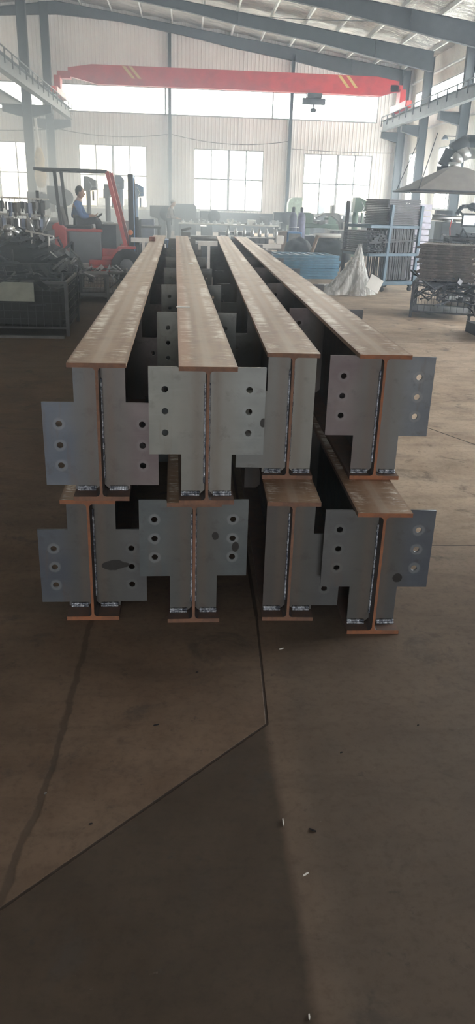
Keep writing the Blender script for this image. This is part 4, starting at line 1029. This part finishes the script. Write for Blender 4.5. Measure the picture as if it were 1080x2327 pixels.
b = MB(); b.path([(-.2, 0, tz - .02), (-.2, 0, 2.62)], .15, 18); b.path([(-.2, 0, 2.62), (-.1, 0, 2.76), (.1, 0, 2.84)], .15, 18); b.path([(.1, 0, 2.84), (1.9, 0, 2.84)], .13, 18); b.build('duct', GALV, h)
b = MB(); b.path([(-.25, .6, 2.55), (-.1, .6, 2.9), (.25, .6, 3.1), (1.9, .6, 3.1)], .2, 18); b.tube((-.25, .6, 2.3), (-.25, .6, 2.55), .2, n=18); b.build('dark_duct', DG, h)
# positioner machine under the hood
r = empty('welding_positioner', (6.75, 20.2, 0), 'dark welding positioner with a horizontal drum under the exhaust hood', 'machine')
b = MB(); b.box(-.55, .6, -.4, .4, 0, .8); b.box(-.35, .2, -.3, .3, .8, 1.22); b.build('machine_base', DGREY, r, .02)
b = MB(); b.tube((-.55, 0, 1.33), (.35, 0, 1.31), .07, n=16); b.tube((-.1, 0, 1.2), (-.1, 0, 1.3), .12, n=12); b.build('drum', GALV, r)
b = MB(); b.box(-.45, -.05, -.1, .1, 1.4, 1.5); b.path([(.1, 0, 1.42), (.2, 0, 1.6), (.45, -.1, 1.62), (.5, -.3, 1.5)], .05, 10); b.ell((.45, -.1, 1.6), .12, .1, .1); b.build('welding_arm', DGREY, r)
b = MB(); b.path([(-.12, -.32, 1.28), (-.15, -.34, 1.1), (-.12, -.34, .9)], .012, 6); b.build('red_hose', FKRED, r)
b = MB(); b.box(.25, .6, -.35, .3, .8, 1.0); b.build('control_box', DGREY, r, .02)
mo = empty('monitor', (6.15, 17.3, 0), 'small lit monitor on a bent arm at the right edge, below the hood', 'monitor')
b = MB(); b.box(-.16, .16, -.02, .03, 1.18, 1.46); b.build('casing', BLACK, mo, .01)
b = MB(); b.box(-.13, .13, -.024, -.02, 1.22, 1.42)
sm, snt, sbs = mat('lit_screen'); sbs.inputs['Base Color'].default_value = (.6, .7, .75, 1); sbs.inputs['Emission Color'].default_value = (.6, .75, .85, 1); sbs.inputs['Emission Strength'].default_value = 1.2
b.build('screen', sm, mo); b = MB(); b.path([(0, .05, 1.3), (-.2, .1, 1.5), (-.05, .15, 1.62), (.3, .2, 1.55), (.6, .2, 0)], .02, 8); b.build('arm', DGREY, mo)
b = MB(); b.box(11.6, 11.95, 31.0, 32.2, .9, 2.1); b.box(11.59, 11.6, 31.05, 31.58, .95, 2.05); b.box(11.59, 11.6, 31.62, 32.15, .95, 2.05); tag(b.build('electric_cabinet', CREAM), 'cream electric cabinet on the right wall behind the hood', 'cabinet')
b = MB(); b.box(11.0, 11.6, 33.85, 34.46, 3.5, 4.2); tag(b.build('fan_box', DGREY), 'dark fan box on the nearest right column behind the ducts', 'fan')

# ================================================================== SCRAP BINS
def wire_bin(u, v, w_, d, h_, rz, label, m=BLKST, step=.09):
    r = empty('wire_bin', (u, v, 0), label, 'bin', rz=R(rz))
    b = MB(); b.box(-w_ / 2, w_ / 2, -d / 2, d / 2, .08, .10); b.build('bin_floor', m, r)
    for sx in (-1, 1):
        for sy in (-1, 1): p = MB(); p.box(sx * w_ / 2 - .02, sx * w_ / 2 + .02, sy * d / 2 - .02, sy * d / 2 + .02, 0, h_); p.build('corner_post', m, r)
    for sy in (-1, 1):
        p = MB(); n = int(w_ / step)
        for i in range(1, n): x = -w_ / 2 + w_ * i / n; p.box(x - .003, x + .003, sy * d / 2 - .003, sy * d / 2 + .003, .1, h_)
        for i in range(int(h_ / step)): z = .1 + i * step; p.box(-w_ / 2, w_ / 2, sy * d / 2 - .004, sy * d / 2 + .002, z, z + .006)
        p.box(-w_ / 2, w_ / 2, sy * d / 2 - .015, sy * d / 2 + .015, h_ - .03, h_); p.build('wire_panel', m, r)
    for sx in (-1, 1):
        p = MB(); n = int(d / step)
        for i in range(1, n): y = -d / 2 + d * i / n; p.box(sx * w_ / 2 - .003, sx * w_ / 2 + .003, y - .003, y + .003, .1, h_)
        for i in range(int(h_ / step)): z = .1 + i * step; p.box(sx * w_ / 2 - .003, sx * w_ / 2 + .003, -d / 2, d / 2, z, z + .006)
        p.box(sx * w_ / 2 - .015, sx * w_ / 2 + .015, -d / 2, d / 2, h_ - .03, h_); p.build('wire_panel', m, r)
    return r
def bracket_mesh(kind, L, t, m):
    b = MB()
    if kind == 0: b.bar((-L / 2, 0, 0), (L / 2, 0, 0), t); b.bar((L / 2, 0, 0), (L / 2 + .05, .12, 0), t)
    elif kind == 1: b.bar((-L / 2, 0, 0), (L / 2, 0, 0), t); b.bar((-L / 2, 0, 0), (-L / 2, .22, 0), t); b.bar((L / 2, 0, 0), (L / 2, .22, 0), t)
    elif kind == 2: b.tube((-L / 2, 0, 0), (L / 2, 0, 0), t / 2, n=8); b.tube((-L / 2, 0, 0), (-L / 2 + .1, .1, .1), t / 2, n=8)
    else: b.box(-L / 2, L / 2, -.035, .035, -.002, .002); b.box(-L / 2, -L / 2 + .004, -.035, .035, 0, .08)
    return b.build('steel_bracket', m)
def heap(n, box, zf, lab, group, seed, mats=(BLKST,), L=.5, t=.022, flat=.35):
    """n brackets heaped inside box (u0,u1,v0,v1); zf(u,v) is the top of the heap"""
    rnd = random.Random(seed); protos = []
    for k in range(4):
        for m in mats: o = bracket_mesh(k, L * rnd.uniform(.8, 1.1), t, m); tag(o, 'x', 'bracket', group); protos.append([o, False])
    for i in range(n):
        pr = protos[i % len(protos)]
        o = pr[0] if not pr[1] else dup(pr[0]); pr[1] = True
        u = rnd.uniform(box[0] + L * .3, box[1] - L * .3); v = rnd.uniform(box[2] + .05, box[3] - .05)
        top = zf(u, v); z = top * (1 - .55 * rnd.random() ** 2) if i % 3 else top
        o.location = (u, v, max(.14, z)); o.rotation_euler = (rnd.uniform(-flat, flat) * 2, rnd.uniform(-flat, flat), rnd.uniform(0, PI))
        o['label'] = lab
# right: bin with brown bar sheets above and brackets below
wire_bin(3.93, 11.75, .85, .9, .52, -20, 'black wire bin of loose brackets on the right floor, under the brown grates')
heap(50, (3.55, 4.35, 11.2, 12.1), lambda u, v: .50, 'black steel bracket in the wire bin under the brown grates', 'brackets in the right wire bin', 5, (BLKST, DGREY), .45, .02)
gr = MB(); gr.box(-.4, .4, -.42, -.40, 0, .03); gr.box(-.4, .4, .40, .42, 0, .03)
for i in range(22): x = -.4 + i * .0371; gr.box(x, x + .014, -.4, .4, .004, .026)
g0 = gr.build('bar_grate', BROWNM); tag(g0, 'x', 'grate')
copies(g0, 15, lambda i: ((3.95 + random.uniform(-.03, .03), 11.8 + random.uniform(-.03, .03), .535 + i * .034), (0, 0, R(-20 + random.uniform(-5, 5))), 'topmost brown bar grate on the right wire bin' if i == 14 else 'rusty brown bar grate, %s from the bottom of the stack on the right bin' % ORD[i]), 'brown grates stacked on the right bin')
wire_bin(4.95, 13.2, 1.1, .9, 1.1, -12, 'tall dark wire bin at the right edge behind the stacked grates')
heap(30, (4.45, 5.45, 12.8, 13.6), lambda u, v: 1.08, 'dark steel part in the tall bin at the right edge', 'parts in the tall right bin', 8, (BLKST, DGREY), .4, .025)
heap(34, (3.66, 4.6, 9.2, 10.1), lambda u, v: .12 + .5 * max(0, min(1, (u - 3.6) / .3)), 'black bracket heaped on the floor at the right photo edge', 'brackets heaped at the right edge', 9, (BLKST, BLKST), .34, .03)
b = MB(); b.box(3.78, 4.8, 9.25, 10.2, .0, .14); b.box(3.78, 3.84, 9.25, 9.31, -.0, .6); tag(b.build('steel_pallet', BLACK), 'black pallet with a corner post under the heap at the right edge', 'pallet')
# left: two big bins with dark parts, board, small mesh bin
wire_bin(-2.35, 9.75, 1.9, 1.2, .62, 2, 'large dark wire bin nearest on the left, overflowing with black parts')
bx = MB(); bx.box(-3.25, -1.45, 9.25, 10.25, .12, .50); tag(bx.build('packed_parts', BLACK), 'dark packed mass of parts filling the nearest left bin', 'parts', kind='stuff')
heap(72, (-3.3, -1.4, 9.05, 10.35), lambda u, v: .62 + .05 * math.sin(u * 9), 'black bracket lying in the nearest left wire bin', 'brackets in the nearest left bin', 12, (BLKST, DGREY), .5, .025)
wire_bin(-2.35, 11.5, 1.5, 1.2, .68, 3, 'dark wire bin second on the left, behind the nearest bin')
bx = MB(); bx.box(-3.0, -1.65, 11.0, 12.0, .12, .66); tag(bx.build('packed_parts', BLACK), 'dark packed mass of parts filling the second left bin', 'parts', kind='stuff')
heap(76, (-3.1, -1.5, 10.9, 12.1), lambda u, v: .70 + .26 * max(0, min(1, (-1.7 - u) / .3)), 'black bracket heaped high in the second left bin', 'brackets in the second left bin', 13, (BLKST, DGREY, BLKST), .5, .028, .6)
lump('parts_pile', (-2.5, 11.5, .78), .8, .5, .22, BLACK, 'dark mound of small parts under the brackets in the second left bin', 'pile', 5)
heap(16, (-1.8, -1.3, 10.8, 11.8), lambda u, v: .66, 'pale worn bracket on the right end of the second left bin', 'pale brackets on the second left bin', 14, (GALV, GREY), .22, .02, .9)
b = MB(); b.box(-.33, .33, -.01, .01, 0, .21); o = b.build('green_board', PGRN, None, .003); o.location = (-2.06, 9.09, .40); tag(o, 'pale green grey board on the front of the nearest left bin', 'board')
b = MB(); b.box(-1.1, 1.1, -.03, .03, 0, .03); o = b.build('floor_bar', GREY); o.location = (-2.5, 9.0, 0); o.rotation_euler = (0, 0, R(1)); tag(o, 'thin pale bar on the floor along the nearest left bin', 'bar')
wire_bin(-1.35, 13.3, .75, .8, .42, 5, 'open wire mesh bin beside the leftmost beam, in front of the forklift', GREY, .06)
heap(15, (-1.65, -1.05, 13.0, 13.6), lambda u, v: .42, 'small pale part in the mesh bin before the forklift', 'parts in the mesh bin before the forklift', 15, (GALV, BLKST), .2, .02, .8)
b = MB(); b.box(-.5, .5, -.3, .3, .08, .1)
for sx in (-1, 1):
    for sy in (-1, 1): b.box(sx * .48 - .02, sx * .48 + .02, sy * .28 - .02, sy * .28 + .02, 0, .42)
b.box(-.5, .5, -.3, .3, .40, .42); o = b.build('low_table', GREY); o.location = (-1.75, 12.75, 0); o.rotation_euler = (0, 0, R(10)); tag(o, 'low grey table between the second left bin and the mesh bin', 'table')
# white chair-like frame on the heap
r = empty('tube_frame', (-2.0, 11.2, .86), 'pale bent tube frame standing on top of the second left bin', 'frame', rz=R(-15))
b = MB(); b.tube((-.12, 0, 0), (-.12, 0, .2), .014); b.tube((.13, 0, 0), (.13, 0, .18), .014); b.bar((-.2, 0, .22), (.2, 0, .16), .03, .02); b.build('lower_frame', PALE, r)
b = MB(); b.tube((-.17, 0, .42), (-.08, 0, .21), .012); b.tube((.16, 0, .4), (.04, 0, .2), .012); b.tube((-.1, 0, .38), (.02, 0, .38), .02); b.build('upper_arms', GALV, r)
b = MB(); b.tube((-.04, 0, 0), (.05, 0, .0), .06); b.ell((0, 0, .08), .07, .07, .06); b.tube((0, 0, .1), (.14, 0, .02), .03); o = b.build('pipe_fitting', GALV); o.location = (-2.42, 11.2, 1.02); tag(o, 'shiny bent pipe fitting on the left heap, beside the bent tube frame', 'fitting')
# hanging rack at far left
r = empty('parts_rack', (-2.95, 14.6, 0), 'long rack with two pale rails and hanging parts at the left edge', 'rack')
b = MB()
for x in (-1.0, .35): b.box(x - .025, x + .025, -.03, .03, 0, 1.62)
b.build('post', DG, r)
for z in (1.50, 1.23): b = MB(); b.bar((-1.0, -.05, z), (.55, -.05, z - .02), .03); b.build('rail', PALE, r)
hg = []
for m in (GREY, DGREY, GALV, simple('bluish_part', (.12, .16, .26), .5), BROWNM):
    b = MB(); b.tube((0, 0, .0), (0, 0, -.06), .006); b.box(-.03, .03, -.03, .03, -.2, -.06); b.tube((0, 0, -.2), (.01, 0, -.26), .022); o = b.build('hanging_part', m); tag(o, 'x', 'part', 'parts hanging on the left rack'); hg.append([o, 0])
for i in range(44):
    p = hg[i % 5]; o = p[0] if p[1] == 0 else dup(p[0]); p[1] = 1; k = i % 22; lv = i // 22
    o.location = (-3.9 + k * .065 + random.uniform(-.015, .015), 14.52 + random.uniform(-.05, .02), (1.485, 1.215)[lv]); o.rotation_euler = (0, 0, random.uniform(0, 3)); o.scale = (random.uniform(.7, 1.2),) * 3
    o['label'] = 'small part hanging from the upper rail of the left rack' if lv == 0 else 'small part hanging from the lower rail of the left rack'
b = MB(); b.box(-1.0, .5, -.4, .4, 0, .95); b.box(-.9, .4, -.41, -.4, .1, .9); o = b.build('parts_cabinet', DGREY); o.location = (-3.0, 15.2, 0); tag(o, 'dark cabinet behind the rack of hanging parts at the left edge', 'cabinet')
b = MB(); b.tube((-.02, 0, 0), (0, 0, .35), .05); b.box(-.06, .06, -.05, .05, .35, .5); b.box(-.12, .02, -.03, .03, .5, .54); o = b.build('press_head', DGREY); o.location = (-2.3, 14.9, 1.0); tag(b and o, 'dark machine head at the right end of the left rack', 'machine')
o.location = (-2.62, 15.1, .95)

# ================================================================== SMALL THINGS NEAR THE BEAMS
def onbeam(i, y, x):      # point on the top flange of upper beam i
    t = T[i]; u, v = fr(t[0], t[1]); a = R(t[2]); return (u + x * math.cos(a) + y * math.sin(a), v - x * math.sin(a) + y * math.cos(a), 1.0)
b = MB(); b.box(-.04, .04, -.1, .1, 0, .05); o = b.build('rusty_block', m_rust('red_rust', (.30, .09, .05), (.2, .08, .06)), None, .004); o.location = onbeam(0, 8.6, -.06); tag(o, 'small red brown block near the far end of the leftmost beam', 'block')
b = MB(); b.box(-.035, .035, -.02, .02, 0, .002); o = b.build('paper_scrap', WHT); o.location = onbeam(1, 1.55, -.07); tag(o, 'white paper scrap on the left edge of the second beam', 'scrap')
b = MB(); b.box(-.02, .02, -.05, .05, 0, .002); o = b.build('paper_scrap', WHT); o.location = onbeam(1, 4.6, .03); tag(o, 'pale tape scrap farther along the second beam', 'scrap')
def chip(u, v, L, rz, m, label, nm='metal_chip'):
    L *= .6
    b = MB(); b.prism([(-L / 2, -.0012), (-L * .1, -.002), (L / 2, -.0006), (L * .4, .0018), (-L * .3, .0012)], 2, 0, .003); o = b.build(nm, m); o.location = (u, v, .0005); o.rotation_euler = (0, 0, rz); tag(o, label, 'debris')
for (px_, py_, L, rz, m, l) in CHIPS: chip(px_, py_, L, rz, m, l)

# pale outside world seen low through the windows
b = MB(); b.box(-120, 120, VB + 1, 160, -.35, -.3); struct(b.build('floor_outside', CONCR))
def house(u, v, w_, d, h_, m, label):
    r = empty('building', (u, v, -.3), label, 'building')
    b = MB(); b.box(-w_ / 2, w_ / 2, -d / 2, d / 2, 0, h_); b.build('wall', m, r)
    b = MB(); b.box(-w_ / 2 - .2, w_ / 2 + .2, -d / 2 - .2, d / 2 + .2, h_, h_ + .15); b.build('roof', GREY, r)
    for i in range(4): x = -w_ / 2 + w_ * (i + .5) / 4; b = MB(); b.box(x - .4, x + .4, -d / 2 - .03, -d / 2, h_ * .35, h_ * .75); b.build('window', DGREY, r)
house(16, 90, 12, 6, 3.0, CREAM, 'low cream building outside, seen through the right gable window'); house(-9.5, 85, 10, 6, 2.6, CREAM, 'low cream building outside, seen through the left gable window')
# HAZE-END
hz = MB(); hz.box(UL - .5, UR + .5, VF - .5, VB + .5, -.5, 11.5)  # added haze volume, density shaped to stand in for lens veiling glare
m = bpy.data.materials.new('glare_veil_haze'); m.use_nodes = True; nt = m.node_tree; nt.nodes.clear()
vo = N(nt, 'ShaderNodeVolumeScatter'); vo.inputs['Color'].default_value = (.74, .86, 1, 1); vo.inputs['Density'].default_value = HAZE; vo.inputs['Anisotropy'].default_value = .55
pz = xyz(nt, coords(nt, 'Object'))[2]
pu = xyz(nt, coords(nt, 'Object'))[0]
hd = M(nt, 'SUBTRACT', HAZE, M(nt, 'MULTIPLY', sstep(nt, pu, -3.0, 4.5), HAZE * .8))
pv = xyz(nt, coords(nt, 'Object'))[1]
hd = M(nt, 'MULTIPLY', hd, M(nt, 'ADD', .06, M(nt, 'MULTIPLY', sstep(nt, pv, .5, 8.5), .94)))
lk(nt, M(nt, 'MULTIPLY', hd, M(nt, 'SUBTRACT', 1.0, M(nt, 'MULTIPLY', sstep(nt, pz, 1.2, 7.0), .94))), vo.inputs['Density'])
lk(nt, vo.outputs[0], N(nt, 'ShaderNodeOutputMaterial').inputs['Volume'])
o = hz.build('added_haze_veil', m); tag(o, 'thin bluish haze filling the whole workshop, added for lens veiling glare', 'haze', kind='stuff')
